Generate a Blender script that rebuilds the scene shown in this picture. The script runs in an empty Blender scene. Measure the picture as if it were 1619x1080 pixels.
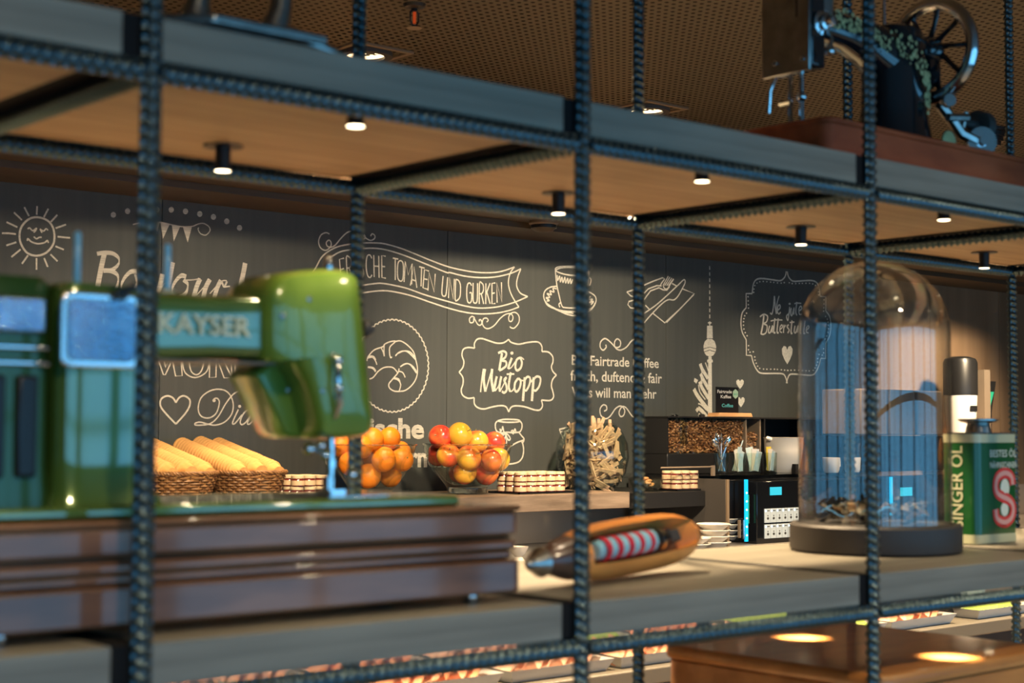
import bpy, bmesh, math, random
from math import sin, cos, pi, radians, sqrt, atan2, hypot
from mathutils import Vector, Matrix
random.seed(7)
S = bpy.context.scene
COL = S.collection
H = 1.48            # eye height above the floor; all z below are written relative to the eye

# ---------------------------------------------------------------- camera
FPX = 2458.0
YAW, PITCH, ROLL = radians(49.026), radians(3.209), radians(0.261)
Fv = Vector((cos(YAW)*cos(PITCH), sin(YAW)*cos(PITCH), sin(PITCH)))
Rv = Vector((sin(YAW), -cos(YAW), 0)); Uv = Rv.cross(Fv)
Rv, Uv = cos(ROLL)*Rv + sin(ROLL)*Uv, -sin(ROLL)*Rv + cos(ROLL)*Uv
cd = bpy.data.cameras.new('camera'); cam = bpy.data.objects.new('camera', cd); COL.objects.link(cam)
cam.matrix_world = Matrix(((Rv.x, Uv.x, -Fv.x, 0), (Rv.y, Uv.y, -Fv.y, 0), (Rv.z, Uv.z, -Fv.z, H), (0, 0, 0, 1)))
cd.sensor_width = 36; cd.lens = 36*FPX/1619; cd.clip_start = .02; cd.clip_end = 60
cd.dof.use_dof = True; cd.dof.focus_distance = 5.6; cd.dof.aperture_fstop = 4.6; cd.dof.aperture_blades = 0
S.camera = cam

# ---------------------------------------------------------------- world, lights, exposure
W = bpy.data.worlds.new('world'); S.world = W; W.use_nodes = True
bg = W.node_tree.nodes['Background']; bg.inputs[0].default_value = (.10, .32, .55, 1); bg.inputs[1].default_value = .6
S.view_settings.view_transform = 'Standard'; S.view_settings.look = 'None'
S.view_settings.gamma = 1; S.view_settings.use_curve_mapping = False; S.view_settings.exposure = 0.0
S.cycles.use_denoising = True; S.cycles.max_bounces = 10; S.cycles.diffuse_bounces = 4
S.cycles.transparent_max_bounces = 12; S.cycles.caustics_reflective = False; S.cycles.caustics_refractive = False
S.cycles.sample_clamp_indirect = 6; S.cycles.blur_glossy = .5
WARM = (1.0, .66, .36); WARM2 = (1.0, .78, .50); BLUE = (.17, .58, 1.0)
WINX = [-2.4, -.9, .6, 2.1, 3.6, 5.1, 6.6]      # window bays in the front wall behind the camera
WINY = -2.2; CZ = 1.08   # ceiling above the eye
def area(loc, rot, sx, sy, e, col, name):
    l = bpy.data.lights.new(name, 'AREA'); l.shape = 'RECTANGLE'; l.size = sx; l.size_y = sy; l.energy = e; l.color = col
    o = bpy.data.objects.new(name, l); o.location = (loc[0], loc[1], loc[2]+H); o.rotation_euler = rot; COL.objects.link(o); return o
def spot(loc, tgt, e, col, ang, blend, rad, name='spot_beam'):
    l = bpy.data.lights.new(name, 'SPOT'); l.energy = e; l.color = col; l.spot_size = radians(ang); l.spot_blend = blend; l.shadow_soft_size = rad
    o = bpy.data.objects.new(name, l); p = Vector(loc); o.location = (loc[0], loc[1], loc[2]+H)
    o.rotation_euler = (Vector(tgt)-p).to_track_quat('-Z', 'Y').to_euler(); COL.objects.link(o); return o
for wx in WINX:
    area((wx, WINY-.16, -.12), (radians(90), 0, 0), 1.38, 2.1, 17.5, BLUE, 'window_daylight')
DLX = [-.95, .20, 1.39, 2.58, 3.74, 4.90, 6.05, 7.2]; DLY = 3.62    # downlights over the buffet
for k, x in enumerate(DLX):
    spot((x, DLY, CZ-.015), (x+.06, 4.10, -.2), 165, WARM, 60, .9, .035)
WASH = [((.35, 2.25), (1.3, -.05), 270), ((1.55, 2.25), (2.55, -.08), 320), ((2.62, 2.25), (3.98, .05), 640), ((4.91, 3.07), (5.2, -.05), 150), ((5.9, 3.07), (6.4, .1), 420)]
for (a, b), (c, d), e in WASH: spot((a, b, CZ-.06), (c, 4.3, d), e, WARM2, 46, 1., .09, 'wall_spot_beam')
for x in (.5, 2.2, 3.9, 5.6):                    # unseen downlights: guest side, and aisle ones added to bounce under the boards
    spot((x, 2.40, CZ-.015), (x, 2.55, -1.4), 400, (1.0, .72, .42), 110, .5, .05)
    spot((x, .35, CZ-.015), (x, .55, -1.4), 60, WARM2, 130, .6, .05)

# ---------------------------------------------------------------- mapping of photo pixels onto real planes
def ray(px, py): return Fv + Rv*(px-809.5)/FPX - Uv*(py-540)/FPX
def at(px, py, X=None, Y=None, Z=None):
    d = ray(px, py); t = X/d.x if X is not None else Y/d.y if Y is not None else Z/d.z
    return d*t

# ---------------------------------------------------------------- materials
def mat(name, col=(.5,.5,.5), rough=.5, metal=0., spec=.5, emit=None, es=0., coat=0., trans=0., ior=1.45, alpha=1., bump=0., bscale=40., noise=None, nscale=(8,8,8), sheen=0):
    m = bpy.data.materials.new(name); m.use_nodes = True; nt = m.node_tree; b = nt.nodes['Principled BSDF']
    i = b.inputs
    i['Base Color'].default_value = (*col, 1); i['Roughness'].default_value = rough; i['Metallic'].default_value = metal
    i['Specular IOR Level'].default_value = spec; i['Coat Weight'].default_value = coat; i['Coat Roughness'].default_value = .06
    i['Transmission Weight'].default_value = trans; i['IOR'].default_value = ior; i['Alpha'].default_value = alpha
    if emit: i['Emission Color'].default_value = (*emit, 1); i['Emission Strength'].default_value = es
    tc = nt.nodes.new('ShaderNodeTexCoord'); mp = nt.nodes.new('ShaderNodeMapping'); nt.links.new(tc.outputs['Object'], mp.inputs[0])
    n = nt.nodes.new('ShaderNodeTexNoise'); n.inputs['Detail'].default_value = 5; nt.links.new(mp.outputs[0], n.inputs[0])
    mp.inputs['Scale'].default_value = nscale; n.inputs['Scale'].default_value = 1.
    if noise:
        r = nt.nodes.new('ShaderNodeValToRGB'); r.color_ramp.elements[0].position = .32; r.color_ramp.elements[1].position = .68
        r.color_ramp.elements[0].color = (*noise, 1); r.color_ramp.elements[1].color = (*col, 1)
        nt.links.new(n.outputs[0], r.inputs[0]); nt.links.new(r.outputs[0], i['Base Color'])
    else:
        # slight procedural variation of the base colour
        mx = nt.nodes.new('ShaderNodeMixRGB'); mx.blend_type = 'MULTIPLY'; mx.inputs[0].default_value = .18
        mx.inputs[1].default_value = (*col, 1); nt.links.new(n.outputs[0], mx.inputs[2]); nt.links.new(mx.outputs[0], i['Base Color'])
    if bump:
        n2 = nt.nodes.new('ShaderNodeTexNoise'); n2.inputs['Scale'].default_value = bscale; n2.inputs['Detail'].default_value = 4
        nt.links.new(mp.outputs[0] if noise else tc.outputs['Object'], n2.inputs[0])
        bp = nt.nodes.new('ShaderNodeBump'); bp.inputs['Strength'].default_value = bump; bp.inputs['Distance'].default_value = .002
        nt.links.new(n2.outputs[0], bp.inputs['Height']); nt.links.new(bp.outputs[0], i['Normal'])
    return m
M = {}
M['pinsheen'] = mat('pale_blue_sheen', (.22,.58,.80), .3, coat=.6)  # blue window reflection put into the spool pin colour
M['countertop'] = mat('beige_grey_counter', (.20,.18,.145), .35)
M['oakunder'] = mat('oak_veneer', (.44,.30,.165), .5, noise=(.30,.19,.10), nscale=(2.5,50,50))
M['rebar'] = mat('blued_steel_rebar', (.085,.13,.15), .30, .9, bump=.25, bscale=300)
M['plank'] = mat('stained_oak_plank', (.25,.235,.19), .45, noise=(.16,.145,.115), nscale=(2.5,60,60), bump=.25, bscale=6)
M['wood_shelf'] = mat('grey_brown_oak', (.22,.165,.125), .5, noise=(.10,.072,.052), nscale=(5,40,40), bump=.3, bscale=5)
M['chalkboard'] = mat('chalkboard_paint', (.075,.080,.076), .5, spec=.35, noise=(.065,.070,.068), nscale=(40,1,1.2), bump=.05, bscale=200)
M['chalk'] = mat('chalk_white', (.66,.63,.55), .9, noise=(.46,.44,.38), nscale=(90,1,340))
M['chalk_grey'] = mat('chalk_hatched', (.58,.55,.48), .9, noise=(.36,.34,.30), nscale=(20,1,260))
M['seam'] = mat('panel_seam_wood', (.18,.11,.07), .7)
M['wallwood'] = mat('oak_wall_cladding', (.27,.175,.105), .5, noise=(.17,.105,.06), nscale=(9,9,.9), bump=.15, bscale=5)
M['soffit'] = mat('soffit_brown', (.075,.052,.032), .5)
M['plain_wall'] = mat('dark_plaster', (.10,.085,.07), .8)
M['backsplash'] = mat('taupe_backsplash', (.30,.25,.21), .8)
M['floor'] = mat('pale_oak_floor', (.52,.40,.27), .5, noise=(.38,.28,.18), nscale=(2,14,2))
M['black'] = mat('black_satin', (.012,.012,.013), .35)
M['black_matte'] = mat('black_matte', (.010,.010,.011), .8, spec=.15)
M['blackgloss'] = mat('black_gloss', (.006,.007,.009), .08, coat=.6)
M['darkgrey'] = mat('anthracite', (.055,.05,.047), .5)
M['chrome'] = mat('chrome', (.82,.84,.86), .12, 1.)
M['steel'] = mat('worn_nickel', (.5,.5,.48), .3, 1., noise=(.32,.31,.29), nscale=(30,30,30))
M['mirror'] = mat('polished_plate', (.42,.55,.72), .14, 1., noise=(.20,.34,.50), nscale=(22,22,16), bump=1., bscale=14)
M['framechrome'] = mat('bright_frame', (.95,.97,1.0), .25, 1.)
M['green'] = mat('green_hammer_enamel', (.11,.19,.035), .26, .30, coat=1., noise=(.085,.155,.022), nscale=(14,14,14))
M['green'].node_tree.nodes['Principled BSDF'].inputs['Coat IOR'].default_value = 2.0
M['litgreen'] = mat('green_enamel_lit', (.17,.27,.035), .28, .1, coat=.9, noise=(.13,.22,.024), nscale=(14,14,14))  # lighter copy of the green enamel, front light put into the colour
M['dgreen'] = mat('dark_green_enamel', (.03,.085,.018), .3, .2, coat=.5)
M['cream'] = mat('cream_letter', (.72,.72,.50), .5)
M['casewood'] = mat('varnished_walnut', (.26,.115,.055), .42, coat=.7, noise=(.12,.048,.022), nscale=(5,26,26), bump=.12, bscale=7)
M['redwood'] = mat('mahogany_varnish', (.62,.115,.035), .55, spec=.3, noise=(.36,.060,.018), nscale=(6,22,22), bump=.1, bscale=8)
M['orangewood'] = mat('polished_cherry', (.62,.27,.08), .3, coat=.35, noise=(.40,.16,.045), nscale=(5,16,16))
M['shuttlewood'] = mat('shuttle_beech', (.92,.36,.08), .38, coat=.15, noise=(.62,.22,.05), nscale=(6,30,30))
M['shuttledark'] = mat('shuttle_dark_tip', (.12,.055,.035), .3, coat=.4)
M['red'] = mat('crimson_yarn', (.62,.02,.045), .75, bump=.6, bscale=500)
M['ltblue'] = mat('pale_blue_yarn', (.30,.62,.72), .7, bump=.6, bscale=500)
M['jamglass'] = mat('jar_glass', (.9,.85,.7), .05, trans=.3)
M['base'] = mat('dome_base_black', (.045,.04,.038), .55)
M['cangreen'] = mat('can_green', (.012,.10,.022), .28, coat=.6)
M['cancream'] = mat('can_cream', (.58,.60,.40), .35, coat=.4)
M['canwhite'] = mat('can_white_print', (.72,.78,.66), .4)
M['canred'] = mat('can_red_print', (.70,.045,.035), .4)
M['canpink'] = mat('can_pink_print', (.75,.38,.33), .4)
M['gold'] = mat('gold_decal', (.72,.60,.28), .5, .25)
M['jblack'] = mat('japanned_black', (.010,.011,.014), .14, coat=1.)
M['wicker'] = mat('brown_wicker', (.27,.14,.055), .5, noise=(.13,.06,.022), nscale=(60,60,60))
M['wafer'] = mat('wafer_cup', (.66,.36,.12), .75, noise=(.54,.27,.08), nscale=(50,50,50))
M['orange'] = mat('orange_peel', (.80,.24,.014), .38, bump=.5, bscale=260)
M['orangegreen'] = mat('orange_stem', (.16,.15,.04), .7)
M['jam'] = mat('dark_jam', (.11,.010,.012), .15, coat=.8)
M['lid'] = mat('cream_lid', (.58,.48,.31), .45)
M['label'] = mat('cream_label', (.55,.42,.26), .6)
M['honey'] = mat('gold_honey', (.55,.34,.06), .2, coat=.6)
M['paper'] = mat('sugar_paper', (.54,.36,.24), .6, noise=(.38,.24,.15), nscale=(70,70,70))
M['bean'] = mat('coffee_bean', (.20,.085,.030), .35)
M['bean2'] = mat('pale_coffee_bean', (.42,.22,.09), .35)
M['white'] = mat('white_porcelain', (.78,.74,.68), .25, coat=.4)
M['signblack'] = mat('sign_black', (.008,.008,.009), .4)
M['signwhite'] = mat('sign_white_print', (.7,.7,.66), .6)
M['signteal'] = mat('sign_teal_print', (.10,.48,.52), .6)
M['signgreen'] = mat('bio_seal_green', (.33,.48,.37), .6)
M['signwood'] = mat('sign_holder_wood', (.62,.36,.17), .5, noise=(.45,.24,.10), nscale=(6,30,30))
M['lcd'] = mat('lcd_lit', (.0,.1,.12), .4, emit=(.05,.55,.70), es=1.1)
M['led'] = mat('blue_led_strip', (.0,.2,.3), .4, emit=(.01,.45,.85), es=1.3)
M['leddot'] = mat('led_diode', (.5,.9,1), .4, emit=(.5,.95,1), es=8)
M['button'] = mat('button_backlit', (.35,.38,.38), .5, emit=(.50,.58,.58), es=.35)
M['icon'] = mat('button_icon', (.03,.03,.03), .6)
M['lamp'] = mat('lamp_lens', (1,.9,.7), .3, emit=(1.0,.82,.52), es=9)
M['lamp2'] = mat('downlight_lens', (1,.9,.7), .3, emit=(1.0,.74,.42), es=4)
M['bulbred'] = mat('sprinkler_bulb', (.8,.08,.02), .1, emit=(.9,.12,.02), es=.25, coat=1)
M['beige'] = mat('beige_metal', (.20,.155,.115), .4)
M['trim'] = mat('frame_beige', (.20,.145,.095), .4)
M['traywhite'] = mat('white_melamine', (.62,.64,.64), .3)
M['salmon'] = mat('salmon_slices', (.85,.33,.16), .4, noise=(.80,.52,.38), nscale=(50,50,50), coat=.4)
M['ham'] = mat('ham_slices', (.82,.42,.30), .4, noise=(.84,.66,.52), nscale=(45,45,45), coat=.3)
M['cucumber'] = mat('cucumber_slices', (.42,.62,.12), .4, coat=.4)
M['cukeskin'] = mat('cucumber_skin', (.06,.20,.015), .4)
M['tomato'] = mat('tomato_slices', (.80,.07,.035), .25, coat=.8)
M['cheese'] = mat('cheese_slices', (.84,.62,.26), .45)
M['ctop'] = mat('counter_stone', (.17,.16,.15), .3)
M['yellow'] = mat('yellow_pack', (.8,.62,.08), .5)
M['bluepaper'] = mat('tea_sachet', (.42,.60,.68), .5, noise=(.62,.70,.70), nscale=(60,60,60))
M['teal'] = mat('teal_green_print', (.02,.32,.20), .5)
M['leaf'] = mat('leaf_green', (.12,.32,.06), .5)

M['foil'] = mat('silver_foil', (.85,.80,.66), .18, 1.)
def applemat(name, a, b, s):
    m = bpy.data.materials.new(name); m.use_nodes = True; nt = m.node_tree; bs = nt.nodes['Principled BSDF']
    bs.inputs['Roughness'].default_value = .22; bs.inputs['Coat Weight'].default_value = .4
    tc = nt.nodes.new('ShaderNodeTexCoord'); n = nt.nodes.new('ShaderNodeTexNoise'); n.inputs['Scale'].default_value = s
    n.inputs['Detail'].default_value = 3; nt.links.new(tc.outputs['Object'], n.inputs[0])
    r = nt.nodes.new('ShaderNodeValToRGB'); r.color_ramp.elements[0].position = .42; r.color_ramp.elements[1].position = .60
    r.color_ramp.elements[0].color = (*a, 1); r.color_ramp.elements[1].color = (*b, 1)
    nt.links.new(n.outputs[0], r.inputs[0]); nt.links.new(r.outputs[0], bs.inputs['Base Color']); return m
M['apple_red'] = applemat('apple_red', (.58,.04,.025), (.64,.17,.04), 14)
M['apple_mix'] = applemat('apple_red_and_yellow', (.64,.09,.03), (.68,.36,.04), 12)
M['apple_yellow'] = applemat('apple_yellow', (.60,.33,.03), (.52,.38,.05), 10)
M['apple_dark'] = applemat('apple_dark', (.17,.008,.02), (.32,.03,.03), 12)

def thinglass(name, tint, ior, rough=0.):
    m = bpy.data.materials.new(name); m.use_nodes = True; nt = m.node_tree; L = nt.links
    for n in list(nt.nodes):
        if n.type != 'OUTPUT_MATERIAL': nt.nodes.remove(n)
    lw = nt.nodes.new('ShaderNodeLayerWeight'); lw.inputs[0].default_value = .5
    pw = nt.nodes.new('ShaderNodeMath'); pw.operation = 'POWER'; pw.inputs[1].default_value = 4.2; L.new(lw.outputs['Facing'], pw.inputs[0])
    fr = nt.nodes.new('ShaderNodeMath'); fr.operation = 'MULTIPLY_ADD'; fr.inputs[1].default_value = .75; fr.inputs[2].default_value = ((ior-1)/(ior+1))**2; L.new(pw.outputs[0], fr.inputs[0])
    tr = nt.nodes.new('ShaderNodeBsdfTransparent'); tr.inputs[0].default_value = (*tint, 1)
    gl = nt.nodes.new('ShaderNodeBsdfGlossy'); gl.inputs['Roughness'].default_value = rough
    mx = nt.nodes.new('ShaderNodeMixShader'); L.new(fr.outputs[0], mx.inputs[0]); L.new(tr.outputs[0], mx.inputs[1]); L.new(gl.outputs[0], mx.inputs[2])
    L.new(mx.outputs[0], nt.nodes['Material Output'].inputs[0]); return m
M['glass'] = thinglass('clear_glass', (.90, .94, .91), 1.62)
M['thinglass'] = thinglass('dome_glass', (.975, .985, .985), 1.75)
M['solidglass'] = mat('solid_glass', (.95,.98,.96), 0., trans=1., ior=1.45)
def perforated():
    m = bpy.data.materials.new('perforated_ceiling'); m.use_nodes = True; nt = m.node_tree; L = nt.links; b = nt.nodes['Principled BSDF']
    b.inputs['Base Color'].default_value = (.072,.055,.031,1); b.inputs['Roughness'].default_value = .6
    tc = nt.nodes.new('ShaderNodeTexCoord'); sp = nt.nodes.new('ShaderNodeSeparateXYZ'); L.new(tc.outputs['Object'], sp.inputs[0])
    def mth(op, a, b2=None):
        n = nt.nodes.new('ShaderNodeMath'); n.operation = op
        for k, v in ((0, a), (1, b2)):
            if v is None: continue
            if isinstance(v, (int, float)): n.inputs[k].default_value = v
            else: L.new(v, n.inputs[k])
        return n.outputs[0]
    A, R_, B = .0252, .0060, .0252
    def grid(ox, oy):
        u = mth('SUBTRACT', mth('FRACT', mth('ADD', mth('DIVIDE', sp.outputs[0], A), ox)), .5)
        v = mth('SUBTRACT', mth('FRACT', mth('ADD', mth('DIVIDE', sp.outputs[1], B), oy)), .5)
        u = mth('MULTIPLY', u, A); v = mth('MULTIPLY', v, B)
        return mth('LESS_THAN', mth('ADD', mth('MULTIPLY', u, u), mth('MULTIPLY', v, v)), R_*R_)
    hole = grid(500, 500)
    tr = nt.nodes.new('ShaderNodeBsdfTransparent'); mx = nt.nodes.new('ShaderNodeMixShader')
    L.new(hole, mx.inputs[0]); L.new(b.outputs[0], mx.inputs[1]); L.new(tr.outputs[0], mx.inputs[2])
    L.new(mx.outputs[0], nt.nodes['Material Output'].inputs[0]); return m
M['perf'] = perforated()

# ---------------------------------------------------------------- mesh builder
class MB:
    def __init__(s): s.v = []; s.f = []; s.mi = []; s.m = 0
    def add(s, vs, fs):
        o = len(s.v); s.v += [tuple(v) for v in vs]; s.f += [tuple(o+i for i in f) for f in fs]; s.mi += [s.m]*len(fs); return s
    def box(s, x0, x1, y0, y1, z0, z1):
        return s.add([(x, y, z) for z in (z0, z1) for y in (y0, y1) for x in (x0, x1)],
                     [(0,2,3,1), (4,5,7,6), (0,1,5,4), (2,6,7,3), (0,4,6,2), (1,3,7,5)])
    def lathe(s, prof, c=(0,0,0), n=24, cap=True):
        vs = []; fs = []; k = len(prof)
        for r, z in prof:
            vs += [(c[0]+r*cos(2*pi*i/n), c[1]+r*sin(2*pi*i/n), c[2]+z) for i in range(n)]
        for j in range(k-1):
            fs += [(j*n+i, j*n+(i+1) % n, (j+1)*n+(i+1) % n, (j+1)*n+i) for i in range(n)]
        if cap:
            if prof[0][0] > 1e-6: fs.append(tuple(range(n))[::-1])
            if prof[-1][0] > 1e-6: fs.append(tuple((k-1)*n+i for i in range(n)))
        return s.add(vs, fs)
    def tube(s, pts, r, n=8, closed=False, cap=True):
        P = [Vector(p) for p in pts]; k = len(P); vs = []; fs = []; up = Vector((0, 0, 1)); prev = None
        for j, p in enumerate(P):
            a = P[(j-1) % k] if closed or j > 0 else p; b = P[(j+1) % k] if closed or j < k-1 else p
            t = (b-a).normalized()
            if prev is None: u = t.cross(up if abs(t.z) < .9 else Vector((1, 0, 0))).normalized()
            else: u = (prev - t*prev.dot(t)).normalized()
            prev = u; w = t.cross(u); rr = r[j] if isinstance(r, (list, tuple)) else r
            vs += [p + rr*(cos(2*pi*i/n)*u + sin(2*pi*i/n)*w) for i in range(n)]
        for j in range(k if closed else k-1):
            j2 = (j+1) % k
            fs += [(j*n+i, j*n+(i+1) % n, j2*n+(i+1) % n, j2*n+i) for i in range(n)]
        if cap and not closed: fs += [tuple(range(n))[::-1], tuple((k-1)*n+i for i in range(n))]
        return s.add(vs, fs)
    def prism(s, poly, a, b, ax='y', inset=0):
        """extrude a 2D polygon; ax y: poly=(x,z); ax z: poly=(x,y); ax x: poly=(y,z)"""
        n = len(poly)
        def P3(p, t): return (p[0], t, p[1]) if ax == 'y' else (p[0], p[1], t) if ax == 'z' else (t, p[0], p[1])
        cx = sum(p[0] for p in poly)/n; cy = sum(p[1] for p in poly)/n
        rings = [(poly, a), (poly, b)]
        if inset:
            sh = [(cx+(p[0]-cx)*(1-inset), cy+(p[1]-cy)*(1-inset)) for p in poly]; e = (b-a)*min(.2, inset*1.2)
            rings = [(sh, a), (poly, a+e), (poly, b-e), (sh, b)]
        vs = [P3(p, t) for pl, t in rings for p in pl]; k = len(rings)
        fs = [(j*n+i, j*n+(i+1) % n, (j+1)*n+(i+1) % n, (j+1)*n+i) for j in range(k-1) for i in range(n)]
        fs += [tuple(range(n))[::-1], tuple((k-1)*n+i for i in range(n))]
        return s.add(vs, fs)
    def ball(s, c, r, n=16, m=10, sx=1, sy=1, sz=1, f=None):
        vs = []; fs = []
        for j in range(m+1):
            t = pi*j/m
            for i in range(n):
                p = 2*pi*i/n; q = r*(f(t) if f else 1)
                vs.append((c[0]+sx*q*sin(t)*cos(p), c[1]+sy*q*sin(t)*sin(p), c[2]+sz*q*cos(t)))
        for j in range(m): fs += [(j*n+i, (j+1)*n+i, (j+1)*n+(i+1) % n, j*n+(i+1) % n) for i in range(n)]
        return s.add(vs, fs)
    def xf(s, fn): s.v = [tuple(fn(Vector(v))) for v in s.v]; return s
    def rot(s, rx=0, ry=0, rz=0, t=(0,0,0)):
        R = Matrix.Rotation(rz, 3, 'Z') @ Matrix.Rotation(ry, 3, 'Y') @ Matrix.Rotation(rx, 3, 'X'); t = Vector(t)
        return s.xf(lambda v: R @ v + t)
    def build(s, name, m, parent=None, smooth=True, bevel=0, world=False, fixn=True, seg=2):
        """world=True: vertices were written in eye-relative room coordinates"""
        me = bpy.data.meshes.new(name); off = Vector((0, 0, 0)); loc = Vector((0, 0, 0))
        if parent is None:
            xs = [v[0] for v in s.v]; ys = [v[1] for v in s.v]; zs = [v[2] for v in s.v]
            off = Vector(((min(xs)+max(xs))/2, (min(ys)+max(ys))/2, min(zs))); loc = off + Vector((0, 0, H))
        elif world: off = Vector(parent.get('_w', (0, 0, 0)))
        me.from_pydata([Vector(v)-off for v in s.v], [], s.f)
        for q in (m if isinstance(m, (list, tuple)) else [m]): me.materials.append(M[q] if isinstance(q, str) else q)
        if any(s.mi): me.polygons.foreach_set('material_index', s.mi)
        if fixn:
            b = bmesh.new(); b.from_mesh(me); bmesh.ops.recalc_face_normals(b, faces=b.faces); b.to_mesh(me); b.free()
        if smooth:
            me.polygons.foreach_set('use_smooth', [True]*len(me.polygons)); me.set_sharp_from_angle(angle=radians(38))
        me.update()
        o = bpy.data.objects.new(name, me); COL.objects.link(o); o.location = loc
        if parent is not None: o.parent = parent
        if parent is None: o['_w'] = tuple(off)
        else: o['_w'] = tuple(parent.get('_w', (0, 0, 0)))
        if bevel:
            bm_ = o.modifiers.new('bevel', 'BEVEL'); bm_.width = bevel; bm_.segments = seg; bm_.limit_method = 'ANGLE'; bm_.angle_limit = radians(40)
            bm_.harden_normals = False
        return o
def tag(o, label=None, cat=None, group=None, kind=None):
    if label: o['label'] = label
    if cat: o['category'] = cat
    if group: o['group'] = group
    if kind: o['kind'] = kind
    return o
def thing(name, label, cat, loc, rz=0, group=None, kind=None):
    o = bpy.data.objects.new(name, None); COL.objects.link(o); o.location = (loc[0], loc[1], loc[2]+H); o.rotation_euler = (0, 0, rz)
    o.empty_display_size = .05; o['_w'] = tuple(loc); return tag(o, label, cat, group, kind)
def kids(o): return [c for c in bpy.data.objects if c.parent is o]
def dup(o, ch, loc=None, rot=None, label=None):
    """copy a thing and its (given) part tree [(part,[subparts])]"""
    r = o.copy(); COL.objects.link(r)
    if loc is not None: r.location = (loc[0], loc[1], loc[2]+H)
    if rot is not None: r.rotation_euler = rot
    if label: r['label'] = label
    for c, sub in ch:
        d = c.copy(); COL.objects.link(d); d.parent = r
        for g in sub:
            e = g.copy(); COL.objects.link(e); e.parent = d
    return r

def rrect(x0, x1, y0, y1, r, n=6):
    P = []
    for (cx, cy, a0) in ((x1-r, y0+r, -pi/2), (x1-r, y1-r, 0), (x0+r, y1-r, pi/2), (x0+r, y0+r, pi)):
        P += [(cx+r*cos(a0+pi/2*i/n), cy+r*sin(a0+pi/2*i/n)) for i in range(n+1)]
    return P
def textgeo(body, ext=0., offset=0.):
    """flat or extruded outline of the built-in font: verts (u right, v up, w out), cap height about .7"""
    c = bpy.data.curves.new('t', 'FONT'); c.body = body; c.extrude = ext; c.offset = offset; c.resolution_u = 3; c.fill_mode = 'BOTH'
    o = bpy.data.objects.new('t', c); COL.objects.link(o)
    dg = bpy.context.evaluated_depsgraph_get(); me = bpy.data.meshes.new_from_object(o.evaluated_get(dg))
    vs = [tuple(v.co) for v in me.vertices]; fs = [tuple(p.vertices) for p in me.polygons]
    bpy.data.objects.remove(o); bpy.data.curves.remove(c); bpy.data.meshes.remove(me); return vs, fs
def textfit(mb, body, O, Ux, Uy, Un, w, h, ext=0., offset=0., eps=.0006):
    """lettering fitted into a box of width w and cap height h at O (baseline left)"""
    vs, fs = textgeo(body, 0., offset)
    if not vs: return
    x0 = min(v[0] for v in vs); x1 = max(v[0] for v in vs); O = Vector(O); Ux = Vector(Ux); Uy = Vector(Uy); Un = Vector(Un)
    sx = w/(x1-x0); sy = h/.7
    mb.add([O + Ux*(v[0]-x0)*sx + Uy*v[1]*sy + Un*(eps+v[2]) for v in vs], fs)

# ================================================================ SETTING
def struct(mb, name, m, **k): return tag(mb.build(name, m, smooth=False, fixn=True, **k), kind='structure')
struct(MB().box(-4, 9, WINY-.2, 4.6, -H-.1, -H), 'floor', 'floor')
ce = MB().add([(-4, -2.4, CZ), (9, -2.4, CZ), (9, 3.80, CZ), (-4, 3.80, CZ)], [(0, 3, 2, 1)])
ce = tag(ce.build('ceiling', 'perf', smooth=False, fixn=False), kind='structure')
cav = MB().box(-4, 9, -2.4, 4.6, CZ+.06, CZ+.12).build('ceiling_cavity', 'black_matte', ce, world=True, smooth=False)
struct(MB().box(-4.2, -4, WINY-.2, 4.6, -H, CZ+.13), 'wall_left', 'plain_wall')
struct(MB().box(9, 9.2, WINY-.2, 4.6, -H, CZ+.13), 'wall_right', 'plain_wall')
# soffit over the buffet
struct(MB().box(-4, 9, 3.80, 4.6, .72, CZ+.05), 'trim_1', 'soffit')
struct(MB().box(-4, 9, 3.78, 3.86, .712, .73), 'trim_2', 'trim')
struct(MB().box(-4, 9, 4.05, 4.3, .70, .72), 'trim_3', 'soffit')
# front wall with window bays
mb = MB(); mb.box(-4, 9, WINY-.2, WINY, -H, -1.17); mb.box(-4, 9, WINY-.2, WINY, .93, CZ+.05)
edges = [-4] + [e for wx in WINX for e in (wx-.69, wx+.69)] + [9]
for a, b in zip(edges[::2], edges[1::2]): mb.box(a, b, WINY-.2, WINY, -1.17, .93)
struct(mb, 'wall_front', 'plain_wall')
for k, wx in enumerate(WINX):
    mb = MB()
    for a, b in ((wx-.69, wx-.66), (wx+.66, wx+.69), (wx-.012, wx+.012)): mb.box(a, b, WINY-.10, WINY-.04, -1.17, .93)
    for a, b in ((-1.17, -1.12), (.88, .93), (.25, .29)): mb.box(wx-.69, wx+.69, WINY-.10, WINY-.04, a, b)
    struct(mb, 'window_%d' % (k+1), 'black')
# back wall: carcass, chalkboard panels, wood cladding
WY = 4.3
wb = struct(MB().box(-4, 9, WY+.012, WY+.3, -H, .75), 'wall_back', 'seam')
px = [at(x, 500, Y=WY).x for x in (707, 1053)]; pw = px[1]-px[0]
cuts = [px[0]-3*pw, px[0]-2*pw, px[0]-pw, px[0], px[1], 5.78]
for a, b in zip(cuts, cuts[1:]):
    p = MB().box(a+.0016, b-.0016, WY, WY+.012, -.42, .716).build('panel', 'chalkboard', wb, world=True, smooth=False)
a = 5.78
while a < 8.9:
    MB().box(a+.002, a+.60, WY-.003, WY+.012, -.42, .716).build('cladding_panel', 'wallwood', wb, world=True, smooth=False); a += .602
tag(MB().box(-4, 9, WY-.012, WY-.001, -.42, -.27).build('backsplash', 'backsplash', wb, world=True, smooth=False), 'taupe glossy backsplash below the shelf')

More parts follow.
